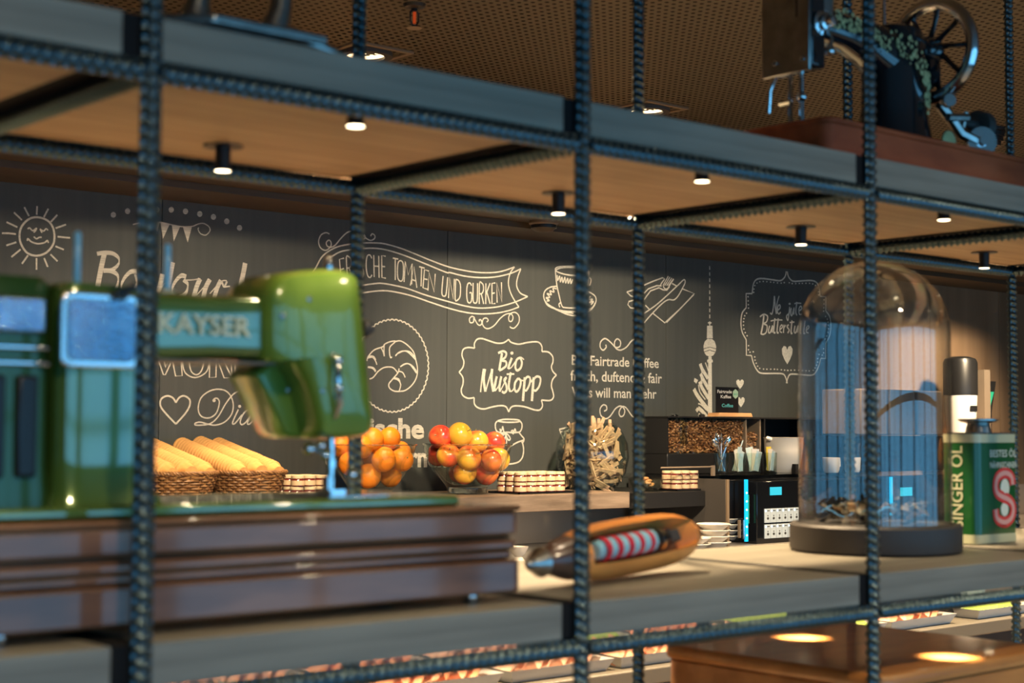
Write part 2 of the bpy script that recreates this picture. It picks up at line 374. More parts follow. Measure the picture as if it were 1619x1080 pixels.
# ================================================================ CHALK DRAWINGS
def crop(ox, oy, s):
    def f(txt):
        out = []
        for tk in txt.split():
            x, y = tk.split(','); out.append((ox+float(x)/s, oy+float(y)/s))
        return out
    return f
def spl(P, k=6, closed=False):
    if len(P) < 3: return P
    n = len(P); out = []
    rng = range(n if closed else n-1)
    for i in rng:
        if closed: p0, p1, p2, p3 = P[i-1], P[i], P[(i+1) % n], P[(i+2) % n]
        else: p0, p1, p2, p3 = P[max(i-1, 0)], P[i], P[i+1], P[min(i+2, n-1)]
        for j in range(k):
            t = j/k; a = -t+2*t*t-t**3; b = 2-5*t*t+3*t**3; c = t+4*t*t-3*t**3; d = t**3-t*t
            out.append(tuple(.5*(a*p0[q]+b*p1[q]+c*p2[q]+d*p3[q]) for q in (0, 1)))
    if not closed: out.append(P[-1])
    return out
YC = WY-.0008
class Chalk:
    def __init__(s): s.mb = MB(); s.k = 0
    def wp(s, P): return [(lambda v: (v.x, v.z))(at(x, y, Y=YC)) for x, y in P]
    def line(s, P, w=2.3, smooth=True, closed=False, nib=None, k=6, taper=False):
        """w in photo pixels; nib=(angle_deg, thin ratio) for a broad pen"""
        if smooth: P = spl(P, k, closed)
        if closed and not smooth: P = P+[P[0]]
        if closed and smooth: P = P+[P[0]]
        Q = s.wp(P); sc = at(P[0][0], P[0][1], Y=YC).length/FPX*1.08
        L = []; n = len(Q)
        for i in range(n):
            a = Q[max(i-1, 0)]; b = Q[min(i+1, n-1)]; dx, dy = b[0]-a[0], b[1]-a[1]; l = hypot(dx, dy) or 1e-9
            ww = w*sc/2
            if nib: ww *= nib[1]+(1-nib[1])*abs(sin(atan2(dy, dx)-radians(nib[0])))
            if taper: ww *= .35+.65*sin(pi*(i+.3)/(n-.4))
            nx, ny = -dy/l*ww, dx/l*ww; L.append((Q[i][0]+nx, Q[i][1]+ny, Q[i][0]-nx, Q[i][1]-ny))
        if not closed:
            pass
        vs = []; fs = []
        s.k += 1; y0 = YC-s.k*2e-5
        for i, (a, b, c, d) in enumerate(L): vs += [(a, y0-i*1e-6, b), (c, y0-i*1e-6, d)]
        fs = [(2*i, 2*i+1, 2*i+3, 2*i+2) for i in range(n-1)]
        s.mb.add(vs, fs); return s
    def fill(s, P, smooth=False):
        if smooth: P = spl(P, 5, True)
        s.k += 1; Q = s.wp(P); s.mb.add([(x, YC-s.k*5e-6, z) for x, z in Q], [tuple(range(len(Q)))]); return s
    def dot(s, x, y, r, ry=None):
        ry = ry or r; return s.fill([(x+r*cos(2*pi*i/14), y+ry*sin(2*pi*i/14)) for i in range(14)])
    def heart(s, x, y, w, h, line=0):
        P = [(0,-.28), (.12,-.46), (.32,-.5), (.5,-.32), (.46,-.05), (.25,.25), (0,.5), (-.25,.25), (-.46,-.05), (-.5,-.32), (-.32,-.5), (-.12,-.46)]
        P = [(x+a*w, y+b*h) for a, b in P]
        return s.fill(P)
    def text(s, body, x0, y0, x1, y1, h, offset=0.):
        a = at(x0, y0, Y=YC); b = at(x1, y1, Y=YC); t = at(x0, y0-h, Y=YC)
        textfit(s.mb, body, (a.x, YC, a.z), ((b-a).normalized()), (0, 0, 1), (0, -1, 0), (b-a).length, t.z-a.z, offset=offset, eps=0); return s
    def done(s, name, label, m='chalk'):
        return tag(s.mb.build(name, m, wb, world=True, smooth=False, fixn=False), label)
DR = 'chalk_drawing'; LT = 'chalk_lettering'
# sun
c = crop(0, 260, 5.996); K = Chalk()
K.line(c('340,500 265,525 205,590 185,670 200,755 260,840 350,865 440,835 505,755 515,660 490,575 430,520'), 2.9, closed=True)
for r in ('352,395 348,478', '230,405 275,490', '132,455 208,527', '62,547 165,595', '18,652 75,652 150,660', '60,768 155,738', '108,878 195,806', '208,942 265,862', '346,998 346,888', '452,972 418,888', '545,918 478,852', '605,808 525,776', '665,697 545,685', '625,570 527,605', '543,478 482,545', '458,420 415,500'):
    K.line(c(r), 2.4, smooth=False)
K.line(c('262,612 280,602 310,628 345,605 335,630 318,645'), 2).line(c('380,615 388,630 398,648'), 2).line(c('378,612 412,632 435,610 455,624'), 2)
K.line(c('320,685 345,705 370,692 395,690'), 2).line(c('258,725 265,705 300,735 360,752 420,742 448,722 458,745'), 2.2)
K.done(DR, 'chalk smiling sun with short rays')
# dots and bunting
c = crop(140, 300, 5.996); K = Chalk()
for p in c('235,238 370,203 510,190 650,190 784,190 919,205 1054,230 1184,258 1310,300 1431,362'): K.dot(p[0], p[1], 4.2, 4.6)
K.line(c('420,330 560,300 650,308 700,312 800,335 880,350 980,348 1040,325 1090,320 1140,350 1150,390 1110,430 1060,415 1038,375 1045,360'), 1.7)
for p in ('480,322 575,315 530,460', '590,310 675,312 640,455', '683,312 770,325 705,465', '790,335 868,350 808,490', '893,350 980,350 940,500'): K.fill(c(p))
K.done(DR, 'chalk bunting with a row of dots above it', 'chalk_grey')
# Bonjour!
K = Chalk(); NB = (25, .22)
for t, w in (('150,605 120,740 90,900 75,1000', 7.5), ('1485,695 1465,800 1428,968', 7.5), ('1058,845 1025,920 985,1060', 7), ('1150,850 1110,930 1078,1060', 7), ('1255,858 1220,930 1180,1060', 6.5),
             ('620,800 590,900 560,1000', 7), ('700,800 680,900 650,1000', 7), ('800,690 775,820 740,1000 700,1100', 6.5)): K.line(c(t), w, nib=(0, .9))
K.line(c('80,608 150,598 230,605 285,650 280,710 220,760 140,768'), 6, nib=(90, .25)).line(c('140,766 210,770 270,805 280,870 250,950 180,1000'), 6.5, nib=(90, .3))
K.line(c('455,775 400,778 345,830 312,900 320,960 370,1000 430,950 455,880 440,800'), 6.5, nib=(90, .3))
K.line(c('925,825 880,815 830,860 795,930 800,1000 850,1020 920,980 940,900 900,855'), 6.5, nib=(90, .3)).line(c('900,858 980,855 1060,845'), 1.8)
K.line(c('985,1040 1060,960 1150,855'), 1.6).line(c('1150,985 1200,930 1262,868 1310,862'), 1.8).line(c('1262,870 1285,920 1312,868'), 3).line(c('1285,922 1340,915'), 2.2).line(c('680,940 720,890 760,880'), 1.8)
K.dot(*c('1425,1010')[0], 4)
K.done(LT, 'chalk word Bonjour! in bold slanted script', 'chalk_grey')
# MORN outline + heart + Dias
c = crop(200, 560, 5.996); K = Chalk()
for t in ('262,-60 350,195 368,195 415,95 455,-20', '330,-20 372,125 410,20', '420,-20 465,208 528,205 510,-60', '793,-60 785,222 848,218 852,20', '850,20 925,225 1000,225 905,30', '1000,230 985,-60', '1025,228 1035,-40', '1030,-20 1150,230 1205,228 1205,-60', '1050,-60 1165,145 1165,-60',
          '-20,205 35,175 60,150 78,120', '20,188 60,182 92,172', '-110,240 -40,240 -20,205'): K.line(c(t), 1.9, smooth=False)
K.line(c('525,-60 530,80 560,180 650,222 750,175 785,80 790,-60'), 1.9).line(c('590,-60 595,80 615,165 662,195 705,165 732,80 735,-60'), 1.9)
K.done(LT, 'chalk outline capitals of the greeting MORNING')
K = Chalk(); K.line(c('468,460 440,415 385,396 330,425 322,490 375,565 468,662'), 2.6).line(c('468,460 500,412 548,396 598,430 598,490 555,565 468,662'), 2.6); K.done(DR, 'chalk outline heart')
K = Chalk()
K.line(c('826,452 830,425 862,420 880,462 850,560 780,605 705,585 680,510 710,410 800,345 900,335 970,372 1010,460 1000,560 935,640 850,672 780,665 700,645 652,655 655,672 720,672 800,655 870,590 940,470 1010,382 1080,345 1135,350 1158,390 1145,435'), 2.0)
K.line(c('1060,525 1012,630 1008,662 1035,650 1095,575'), 2.2).line(c('1195,545 1150,530 1105,570 1078,640 1095,668 1140,635 1195,545 1150,640 1152,665 1180,650 1245,570 1295,510'), 2.2)
K.line(c('1295,510 1262,560 1285,605 1272,655 1240,672 1215,650'), 2.2).line(c('1405,495 1350,605'), 2.6, smooth=False)
for p, r in (('1073,495', 2.4), ('1330,650', 2.8), ('830,440', 2.6), ('1238,628', 2.4)): K.dot(*c(p)[0], r)
K.done(LT, 'chalk word Dias! in thin script')
# tomato banner
c = crop(490, 340, 5.996); d = crop(640, 380, 5.996); K = Chalk()
K.line(c('-60,640 45,515 120,390 240,310 370,278 500,266 600,264 700,272 850,312 1000,370 1150,432 1310,490')+d('560,285 700,305 850,305 950,285 1040,252'), 2.2)
K.line(c('190,405 280,352 380,330 500,318 620,316 740,335 900,385 1100,465 1290,543')+d('430,306 560,338 700,353 850,348 1000,315 1100,270'), 2.2)
K.line(c('200,760 330,690 500,666 620,650 700,650 900,690 1100,760 1310,820')+d('560,620 700,642 850,635 960,612 1060,580 1165,533'), 2.2)
K.line(c('230,800 350,760 500,738 640,720 760,722 950,762 1150,830 1310,882')+d('560,680 700,697 850,692 980,668 1082,632'), 2.2)
K.line(d('1040,252 1000,310 982,400 1000,490 1040,570 1082,632'), 2.1).line(d('1100,270 1070,350 1060,430 1095,500 1165,533'), 2.1)
K.line(c('185,180 150,168 105,190 82,250 100,310 150,335 195,300 200,260 180,238 155,262 165,295 200,305 240,285 290,225 340,175 380,155 430,150 480,165 520,210 570,240 610,225 615,195 590,178 575,200'), 2)
K.line(c('505,232 525,215 515,185'), 1.8)
K.line(d('655,770 650,750 630,730 615,750 620,775 650,780 660,750 690,800 720,805 735,775 720,752 705,765 715,778'), 1.9) if False else None
K.line(d('650,765 660,735 635,722 613,745 620,780 650,775 655,740 690,795 715,805 730,785 722,755 705,755 707,770'), 1.9)
K.line(d('775,775 790,758 775,738 745,745 735,790 760,830 800,835 850,805 900,745 950,705 1000,695 1025,725 1015,765 990,765 985,725 1010,690 1050,685 1082,720 1080,780 1040,830 1010,830 995,818'), 1.9)
K.done(DR, 'chalk ribbon banner with curls')
K = Chalk()
GL = {'F': ['0,1 0,0 .9,0', '0,.5 .75,.48'], 'R': ['0,1 0,0 .55,0 .85,.12 .85,.35 .5,.5 0,.5', '.4,.5 .95,1'], 'I': ['.5,0 .5,1'], 'S': ['.9,.15 .7,0 .3,0 .05,.18 .15,.4 .8,.6 .9,.82 .65,1 .25,1 0,.88'],
      'C': ['.95,.14 .7,0 .3,.02 .08,.2 0,.5 .08,.8 .3,.98 .65,1 .9,.88'], 'H': ['0,0 0,1', '.9,0 .9,1', '0,.5 .9,.48'], 'E': ['.9,0 0,0 0,1 .9,1', '0,.5 .75,.48'], 'T': ['0,0 1,0', '.45,0 .45,1'],
      'O': ['.5,0 .15,.08 0,.3 0,.7 .15,.93 .5,1 .8,.93 .92,.7 .92,.3 .8,.08 .5,0'], 'M': ['0,1 .05,0 .5,.6 .95,0 1,1'], 'A': ['0,1 .5,0 1,1', '.18,.68 .8,.68'], 'N': ['0,1 0,0 .9,1 .9,0'],
      'U': ['0,0 0,.75 .15,.96 .45,1 .75,.96 .9,.75 .9,0'], 'D': ['0,0 0,1 .5,.98 .85,.8 .92,.5 .85,.2 .5,.02 0,0'], 'G': ['.9,.12 .6,0 .2,.05 0,.3 0,.7 .2,.96 .6,1 .9,.85 .9,.5 .5,.5'], 'K': ['0,0 0,1', '.85,0 0,.55', '.2,.42 .9,1']}
for f, L in ((c, [('F',280,420,48,200,15,-12), ('R',345,402,48,200,12,-6), ('I',405,392,30,200,8,0), ('S',458,386,50,205,6,0), ('C',530,378,58,210,6,4), ('H',605,380,52,208,4,8), ('E',680,384,42,208,2,8),
                  ('T',785,408,52,204,0,10), ('O',832,425,60,196,-4,12), ('M',900,440,72,195,-8,22), ('A',955,478,62,190,-4,22), ('T',1035,490,52,180,-6,14), ('E',1085,518,48,172,-14,16), ('N',1128,545,66,172,-10,14),
                  ('U',1262,578,48,185,-16,14), ('N',1322,592,52,195,-10,14), ('D',1382,610,52,190,-6,14)]),
             (d, [('G',587,403,50,188,0,4), ('U',647,405,46,190,-2,2), ('R',707,408,44,195,-2,0), ('K',768,408,46,196,-2,-2), ('E',825,408,36,194,0,-4), ('N',870,404,50,186,4,-6)])):
    for ch, x, y, w, h, sl, tilt in L:
        for st in GL[ch]:
            P = [tuple(float(q) for q in tk.split(',')) for tk in st.split()]
            Q = [(x+a*w+b*sl, y+b*h+a*tilt) for a, b in P]
            K.line(f(' '.join('%f,%f' % q for q in Q)), 2.1, smooth=(len(P) > 6), k=3)
K.done(LT, 'chalk capitals FRISCHE TOMATEN UND GURKEN on the ribbon')
# croissant in scalloped circle
c = crop(550, 490, 5.996); K = Chalk()
n = 54; P = []
for i in range(n*6):
    t = 2*pi*i/(n*6); q = 1+.028*abs(sin(n*t/2))*1.0; P.append((419+338*q*cos(t), 530+430*q*sin(t)))
K.line(c(' '.join('%f,%f' % p for p in P)), 2.0, smooth=False, closed=True)
for t in ('180,485 195,440 250,380 330,350 350,325 400,302 450,300 400,350 395,410 405,452 418,445', '450,300 500,295 560,330 620,395 645,480 660,560 650,640 610,710 550,760 500,772 440,770 395,740 390,700 430,650 475,595 485,555',
          '345,325 342,380 345,440', '312,352 335,400 345,440', '450,437 490,400 560,395 640,470', '470,415 530,390 590,400 640,455', '190,455 235,450 262,485 275,520', '195,440 240,440 265,475', '188,545 235,555 262,588', '190,540 240,548 265,580',
          '205,655 240,640 290,580 350,545 420,545 460,580 470,600', '497,540 540,512 590,520 650,600', '510,530 560,510 610,530 655,590', '485,582 520,595 543,640', '430,650 475,665 500,710 485,770', '440,645 480,655 495,690'): K.line(c(t), 2.0)
K.done(DR, 'chalk croissant in a scalloped circle')
# frische und Hoernchen
K = Chalk()
K.text('frische', 552, 691, 670.5, 692.5, 31, offset=.034)
K.text('und', 514, 735, 552, 735.5, 29, offset=.034); K.text('Hörnchen', 603, 737, 738, 738, 31, offset=.034)
K.done(LT, 'bold chalk words frische und Hörnchen', 'chalk_grey')
# Bio Mustopp
c = crop(700, 510, 5.996); K = Chalk()
for t in ('625,160 650,188 720,205 800,190 880,182 920,195 940,230 940,275', '940,275 1000,280 1040,320 1045,370 1030,420 1045,465 1078,498', '1078,498 1042,540 1030,600 1045,660 1050,705 1020,738 935,735', '935,735 945,790 920,828 870,828 780,800 700,790 650,802 625,848',
          '625,848 600,800 550,788 470,800 390,820 330,805 300,770 298,712', '298,712 240,718 190,690 175,640 192,580 190,520 155,470', '155,470 190,425 200,370 182,310 195,255 240,237 302,243', '302,243 300,200 325,160 370,152 430,170 510,195 575,192 625,160'): K.line(c(t), 2.3)
K.done(DR, 'chalk curly frame around the jam lettering')
K = Chalk()
for t, w in (('562,290 535,455', 4.2), ('655,335 630,400 620,440', 4.2), ('400,440 388,540 405,655', 4.6), ('468,440 462,540 480,655', 4.6), ('512,510 492,600 495,650', 4), ('555,510 538,600 542,655', 4), ('645,472 625,600 640,655', 4),
             ('778,520 768,640 760,745', 4.6), ('862,520 852,640 845,745', 4.6)): K.line(c(t), w)
for t, w in (('525,290 570,272 602,290 592,330 555,358 598,370 600,410 565,440 535,455', 3.4), ('620,440 650,425 690,370 735,330 770,352', 2), ('735,332 700,355 688,420 705,455 738,430 750,380 735,332', 3.6), ('358,660 368,560 385,440', 2.6), ('405,655 435,550 468,440', 2.4),
             ('480,655 500,600 512,520', 1.8), ('495,650 530,600 555,515', 2), ('542,655 580,580 605,520', 2), ('605,520 582,545 600,590 605,640 582,665 560,652', 3.6), ('605,490 678,488', 2.6), ('640,655 665,640 690,580', 2),
             ('715,528 684,575 682,635 702,655 730,615 738,555 715,528', 3.6), ('735,545 765,550 780,530', 2), ('768,560 800,515 828,530 820,590 792,642 772,640', 3.4), ('828,560 850,550 890,512 925,530 915,600 882,645 862,640', 3.4)): K.line(c(t), w)
K.dot(*c('655,290')[0], 2.6); K.done(LT, 'chalk words Bio Mustopp in brush script')
# jar drawing
c = crop(740, 640, 8.994); K = Chalk()
for t in ('420,230 500,210 600,208 700,215 738,230 700,245 600,250 500,246 420,230', '415,232 390,270 390,330 405,370 425,388', '738,232 765,270 765,330 745,375 725,390', '420,388 480,400 560,392 640,398 735,390', '415,395 385,440 338,492 400,525 470,590 538,665 600,595 700,535 795,495 760,440 725,395',
          '338,492 350,520 390,540 402,522', '795,495 790,520 770,540 760,512', '400,540 385,630 375,700', '775,545 790,640 775,740 735,800 690,825 610,842 520,842', '538,410 500,430 480,480 500,500 530,460 540,415 570,430 600,480 580,505 550,460 540,412', '535,440 520,510 510,575', '545,440 548,510 540,582',
          '455,340 462,380 485,345 492,310 505,370 515,400', '470,390 480,425 500,395', '610,380 635,365 640,415 665,345 680,385'): K.line(c(t), 2.3)
K.line(c('1295,350 1440,320 1500,330'), 2.2).line(c('1300,355 1320,385 1400,375 1440,345'), 2).line(c('1310,385 1350,480'), 2, smooth=False).line(c('1390,385 1360,450'), 2, smooth=False)
K.done(DR, 'chalk jam jar with cloth cap and bow')
# cup and saucer
c = crop(840, 390, 5.996); K = Chalk()
for t in ('225,215 260,192 400,188 500,205 540,225 520,262 440,275 330,265 250,240 225,215', '235,220 290,200 400,198 500,212', '228,225 240,350 265,470 290,560 320,578 410,582 480,570 510,500 535,380 545,230', '245,375 180,385 130,420 118,480 150,540 250,600 350,645 450,650 560,600 610,530 605,470 540,425',
          '120,490 160,560 280,605 420,615 560,590 605,535', '150,545 270,612 400,632', '245,270 250,320 268,280 275,335 290,290 300,340 318,290 325,345 345,300 350,348 370,305 375,350 392,310', '240,400 205,395 215,430 175,420 190,455 150,445 175,480 140,485 170,510 145,515',
          '545,290 565,310 560,350 548,370', '270,575 262,545 285,528', '560,470 545,500 580,500 550,530 590,520 565,550'): K.line(c(t), 2.1)
K.done(DR, 'chalk coffee cup on a saucer')
K = Chalk()
for t in ('1070,365 1150,330 1245,295 1265,305 1235,345 1225,365', '1070,440 1110,400 1190,370 1235,372', '1070,500 1130,420 1210,390 1250,410 1285,412 1310,380', '1335,350 1380,375', '1070,632 1200,540 1380,375 1445,315 1458,340 1430,400 1390,470 1350,505 1300,503 1240,540 1150,630 1070,720',
          '1432,400 1545,445 1420,580 1280,720', '1540,455 1400,600 1265,722 1150,630', '905,430 970,410', '905,430 940,465 980,480', '970,508 925,520 915,550 940,580 985,585', '1080,555 1120,595'): K.line(c(t), 2.0, smooth=len(t) > 60)
for x in (1298, 1314, 1332, 1348): K.line(c('%d,%d %d,370' % (x, 280+(x-1298)*.5, x-50)), 1.7, smooth=False)
K.line(c('1250,372 1262,395 1290,398 1325,345 1350,308'), 1.8)
K.done(DR, 'chalk fork and knife on a folded napkin')
# fairtrade text with curls
c = crop(900, 510, 5.996); K = Chalk()
K.line(c('345,210 350,235 320,262 293,230 300,180 340,152 390,185 440,235 480,225 485,180 455,155 430,185 435,235 480,262 540,235 590,175 640,155 680,180 690,225 665,250 645,235'), 2.1)
K.line(c('330,840 355,825 350,790 320,782 292,820 300,880 345,912 390,885 440,815 490,792 525,830 515,880 485,890 472,850 500,800 540,810 600,890 660,905 690,860 670,830'), 2.1)
K.done(DR, 'pair of chalk curls above and below the coffee text')
K = Chalk()
K.text('Bio-Fairtrade Kaffee', 904, 576.5, 1041.5, 581.8, 15.5, offset=.012)
K.text('frisch, duftend & fair', 902, 601.5, 1046.5, 606, 16.5, offset=.012)
K.text('Was will man mehr', 904, 627.5, 1038, 630.2, 16, offset=.012)
K.done(LT, 'chalk lines about Bio-Fairtrade Kaffee')
# television tower + Berlin
c = crop(1060, 400, 5.996); K = Chalk()
for k in range(9): y = 125+k*57.5; K.line(c('372,%f 372,%f' % (y, y+34)), 2.2, smooth=False)
K.fill(c('372,648 392,662 372,680 352,662')).fill(c('347,690 398,690 401,810 345,810')).fill(c('368,675 376,675 376,690 368,690'))
K.fill(c('350,815 394,815 420,840 433,885 433,905 372,890 314,905 314,880 325,840')).fill(c('315,912 372,896 433,912 428,935 372,918 318,935')).fill(c('320,942 372,925 426,942 405,972 372,984 340,972'))
K.fill(c('360,982 390,982 391,1010 400,1012 402,1035 391,1040 395,1560 355,1560 358,1040 348,1035 348,1012 360,1010'))
e = crop(1060, 500, 5.996)
for t, w in (('282,450 300,500 355,590', 6), ('285,545 310,600 360,690', 6), ('275,620 300,680 360,780', 6), ('222,690 260,760 360,890', 6.5), ('245,875 262,900', 6), ('262,870 300,900 350,960', 6), ('265,930 290,950', 5)): K.line(e(t), w)
for t in ('300,540 290,500 282,470', '330,440 345,480 358,520', '300,640 290,590', '265,650 280,720 330,790', '262,830 290,840 340,890'): K.line(e(t), 2)
K.fill(e('228,585 262,605 245,640 222,618'))
K.done(DR, 'chalk television tower with slanted lettering Berlin along it', 'chalk')
K = Chalk()
K.heart(*e('660,645')[0], 12, 15); K.heart(*e('668,815')[0], 12, 16); K.heart(*e('585,725')[0], 10, 13)
K.done(DR, 'three small solid chalk hearts beside the tower')
# Ne jute Butterstulle
K = Chalk()
left = ['1098,175 1088,220 1062,252 1030,263 950,252 860,242 812,255 785,300 775,385', '775,385 717,385 718,520', '718,520 680,570 668,660 680,750 718,822', '718,822 720,970 768,972', '768,972 785,1040 820,1110 865,1140 1000,1142 1060,1146 1085,1165 1109,1235']
for t in left:
    P = c(t); K.line(P, 2.2, smooth=len(P) > 3)
    mx = 1060+1103/5.996; K.line([(2*mx-x+(mx-x)*-.04, y+(mx-x)*.08) for x, y in P], 2.2, smooth=len(P) > 3)
inner = ['1095,258 1075,283 1030,285 960,277 870,270 820,285 795,320 788,378', '795,418 735,415', '735,415 738,500 742,548', '742,548 718,575 700,605 692,660 698,730 728,790', '742,850 743,935 795,935', '800,950 800,1010 815,1050 835,1085 870,1100 1000,1103 1090,1112 1125,1115']
for t in inner:
    P = spl(c(t), 8)
    for mirror in (0, 1):
        Q = P if not mirror else [(2*mx-x+(mx-x)*-.04, y+(mx-x)*.08) for x, y in P]
        acc = 0; last = Q[0]
        for q in Q:
            acc += hypot(q[0]-last[0], q[1]-last[1]); last = q
            if acc > 4.6: K.dot(q[0], q[1], 1.15); acc = 0
K.done(DR, 'chalk frame with a dotted inner border')
K = Chalk()
for t, w in (('945,568 962,578 975,520 985,408', 2.2), ('985,408 992,500 1005,578', 3), ('1005,578 1010,480 1030,408', 2), ('1015,545 1040,520 1035,492 1018,510 1015,560 1028,578 1045,562', 2.2), ('1130,510 1120,600 1112,640 1100,600 1125,570 1145,520', 2.2),
             ('1145,520 1140,580 1152,590 1172,520 1168,585', 2.4), ('1198,465 1188,560 1200,592', 2.6), ('1175,482 1200,475 1240,478', 2), ('1215,550 1245,530 1235,505 1218,530 1222,580 1250,580', 2.2),
             ('885,592 875,680 858,768', 3.2), ('848,605 885,582 920,600 912,650 885,672 915,690 908,750 880,772 855,765', 2.2), ('940,690 928,745 945,755 968,690 962,755', 2.4), ('990,620 978,745 995,755', 2.6), ('1022,620 1010,745 1025,755', 2.6),
             ('950,645 1000,635 1060,636', 1.8), ('1040,725 1062,702 1055,682 1040,702 1038,742 1056,755', 2), ('1076,680 1070,758', 2.4), ('1072,715 1095,682', 1.8), ('1120,680 1105,700 1125,730 1110,760', 2.4), ('1152,640 1142,755 1155,758', 2.6), ('1130,660 1175,655', 1.8),
             ('1180,690 1172,745 1188,755 1210,690 1205,755', 2.4), ('1240,640 1228,755 1240,758', 2.6), ('1275,640 1262,755 1275,758', 2.6), ('1290,730 1312,708 1305,690 1290,710 1290,750 1310,758', 2)): K.line(c(t), w)
K.dot(*c('1130,482')[0], 1.8); K.heart(*c('1107,968')[0], 17, 29)
K.done(LT, 'chalk words Ne jute Butterstulle with a solid heart')

# ================================================================ REBAR RACK
X0, SP = .7767, .6285; PX = [X0+SP*i for i in range(-1, 5)]; YF, YB = 1.478, 1.989
ZT = (.3756, -.2839, -.944)
def rebar_mesh(L, r=.0084, h=.0042, p=.0140, n=30, q=7):
    k = int(round(L/p))*q; me = MB()
    vs = []; fs = []
    for j in range(k+1):
        z = L*j/k
        for i in range(n):
            t = 2*pi*i/n; tt = (t % pi)/pi                      # one set of ribs on each half, meeting at the two flat long ribs
            ph = (z/p + .75*tt) % 1.0
            rib = max(0, 1-abs(ph-.5)/.34)*min(1, 5*min(tt, 1-tt)+.15)
            lon = 1 if min(abs(t-0), abs(t-pi), abs(t-2*pi)) < .27 else 0
            rr = r + h*min(1, rib*1.05)*(1-lon) + h*.85*lon
            vs.append((rr*cos(t), rr*sin(t), z))
    for j in range(k): fs += [(j*n+i, j*n+(i+1) % n, (j+1)*n+(i+1) % n, (j+1)*n+i) for i in range(n)]
    fs += [tuple(range(n))[::-1], tuple(k*n+i for i in range(n))]
    return me.add(vs, fs)
rack = thing('shelving_rack', 'open shelving rack of blackened ribbed steel bars with grey oak boards', 'shelf', (PX[0], (YF+YB)/2, -H))
rw = Vector((PX[0], (YF+YB)/2, -H))
def place(o, x, y, z, rot=(0,0,0)): o.location = (x-rw.x, y-rw.y, z-rw.z); o.rotation_euler = rot; return o
post0 = rebar_mesh(2.556).build('post', 'rebar', rack, fixn=False); first = True
for y in (YF, YB):
    for x in PX:
        o = post0 if first else post0.copy()
        if not first: COL.objects.link(o)
        first = False; place(o, x, y, -H, (0, 0, 0))
bar0 = rebar_mesh(SP-.018).build('long_bar', 'rebar', rack, fixn=False); first = True
for z in ZT:
    for y in (YF, YB):
        for x in PX[:-1]:
            o = bar0 if first else bar0.copy()
            if not first: COL.objects.link(o)
            first = False; place(o, x+.009, y, z, (0, radians(90), 0))
cb0 = rebar_mesh(YB-YF-.018).build('cross_bar', 'rebar', rack, fixn=False); first = True
for z in ZT:
    for x in PX:
        o = cb0 if first else cb0.copy()
        if not first: COL.objects.link(o)
        first = False; place(o, x, YF+.009, z, (radians(-90), 0, 0))
sp0 = MB().box(-.032, .010, .004, YB-YF-.004, .001, .0455).build('black_gap_fill', 'black_matte', rack); first = True  # black strip added so the shaded gap between boards stays dark
for z in ZT:
    for x in PX:
        o = sp0 if first else sp0.copy()
        if not first: COL.objects.link(o)
        first = False; place(o, x, YF, z+.0128)
first = True
b0 = MB().box(.011, SP-.033, 0, YB-YF, 0, .0465).build('board', 'plank', rack, bevel=.0015)
for z in ZT:
    for x in PX[:-1]:
        o = b0 if first else b0.copy()
        if not first: COL.objects.link(o)
        first = False; place(o, x, YF+.001, z+.0128)
u0 = MB().box(.016, SP-.038, .012, YB-YF-.010, -.0012, -.0001).build('oak_underside', 'oakunder', rack, smooth=False); first = True
for z in ZT:
    for x in PX[:-1]:
        o = u0 if first else u0.copy()
        if not first: COL.objects.link(o)
        first = False; place(o, x, YF+.001, z+.0128)
# small black spotlights under the boards
lp = thing('spotlight', 'x', 'light', (0, 0, 0), group='small black spotlights under the boards')
hs = MB().lathe([(.028, 0), (.028, -.003), (.011, -.004), (.0105, -.030), (.0118, -.031), (.0118, -.036)], n=20).build('housing', 'black', lp)
ln = MB().lathe([(.0108, -.0362), (.0001, -.0362)], n=20, cap=False).build('lens', 'lamp', hs)
first = True
rowname = {1.55: 'front', 1.865: 'rear'}
bays = ['behind the left post', 'above the green sewing machine', 'above the wooden shuttle', 'above the glass dome', 'right of the dome']
for z, tn in ((ZT[0], 'upper board'), (ZT[1], 'middle board')):
    for bi, x in enumerate(PX[:-1]):
        for y in (1.55, 1.865):
            lab = 'black spotlight under the %s, %s row, %s' % (tn, rowname[y], bays[bi])
            p = (x+SP/2, y, z+.0128)
            if first: lp.location = (p[0], p[1], p[2]+H); lp['label'] = lab; first = False
            else:
                o = dup(lp, [(hs, [ln])], p, label=lab)
                if y < 1.7: o.scale.z = .55
            spot((p[0], y, p[2]-.042), (p[0], y+(.02 if y > 1.7 else -.01), p[2]-1), (5 if y < 1.7 else 11) if z > 0 else 12, WARM2, 74, .9, .009, 'shelf_spot_beam')

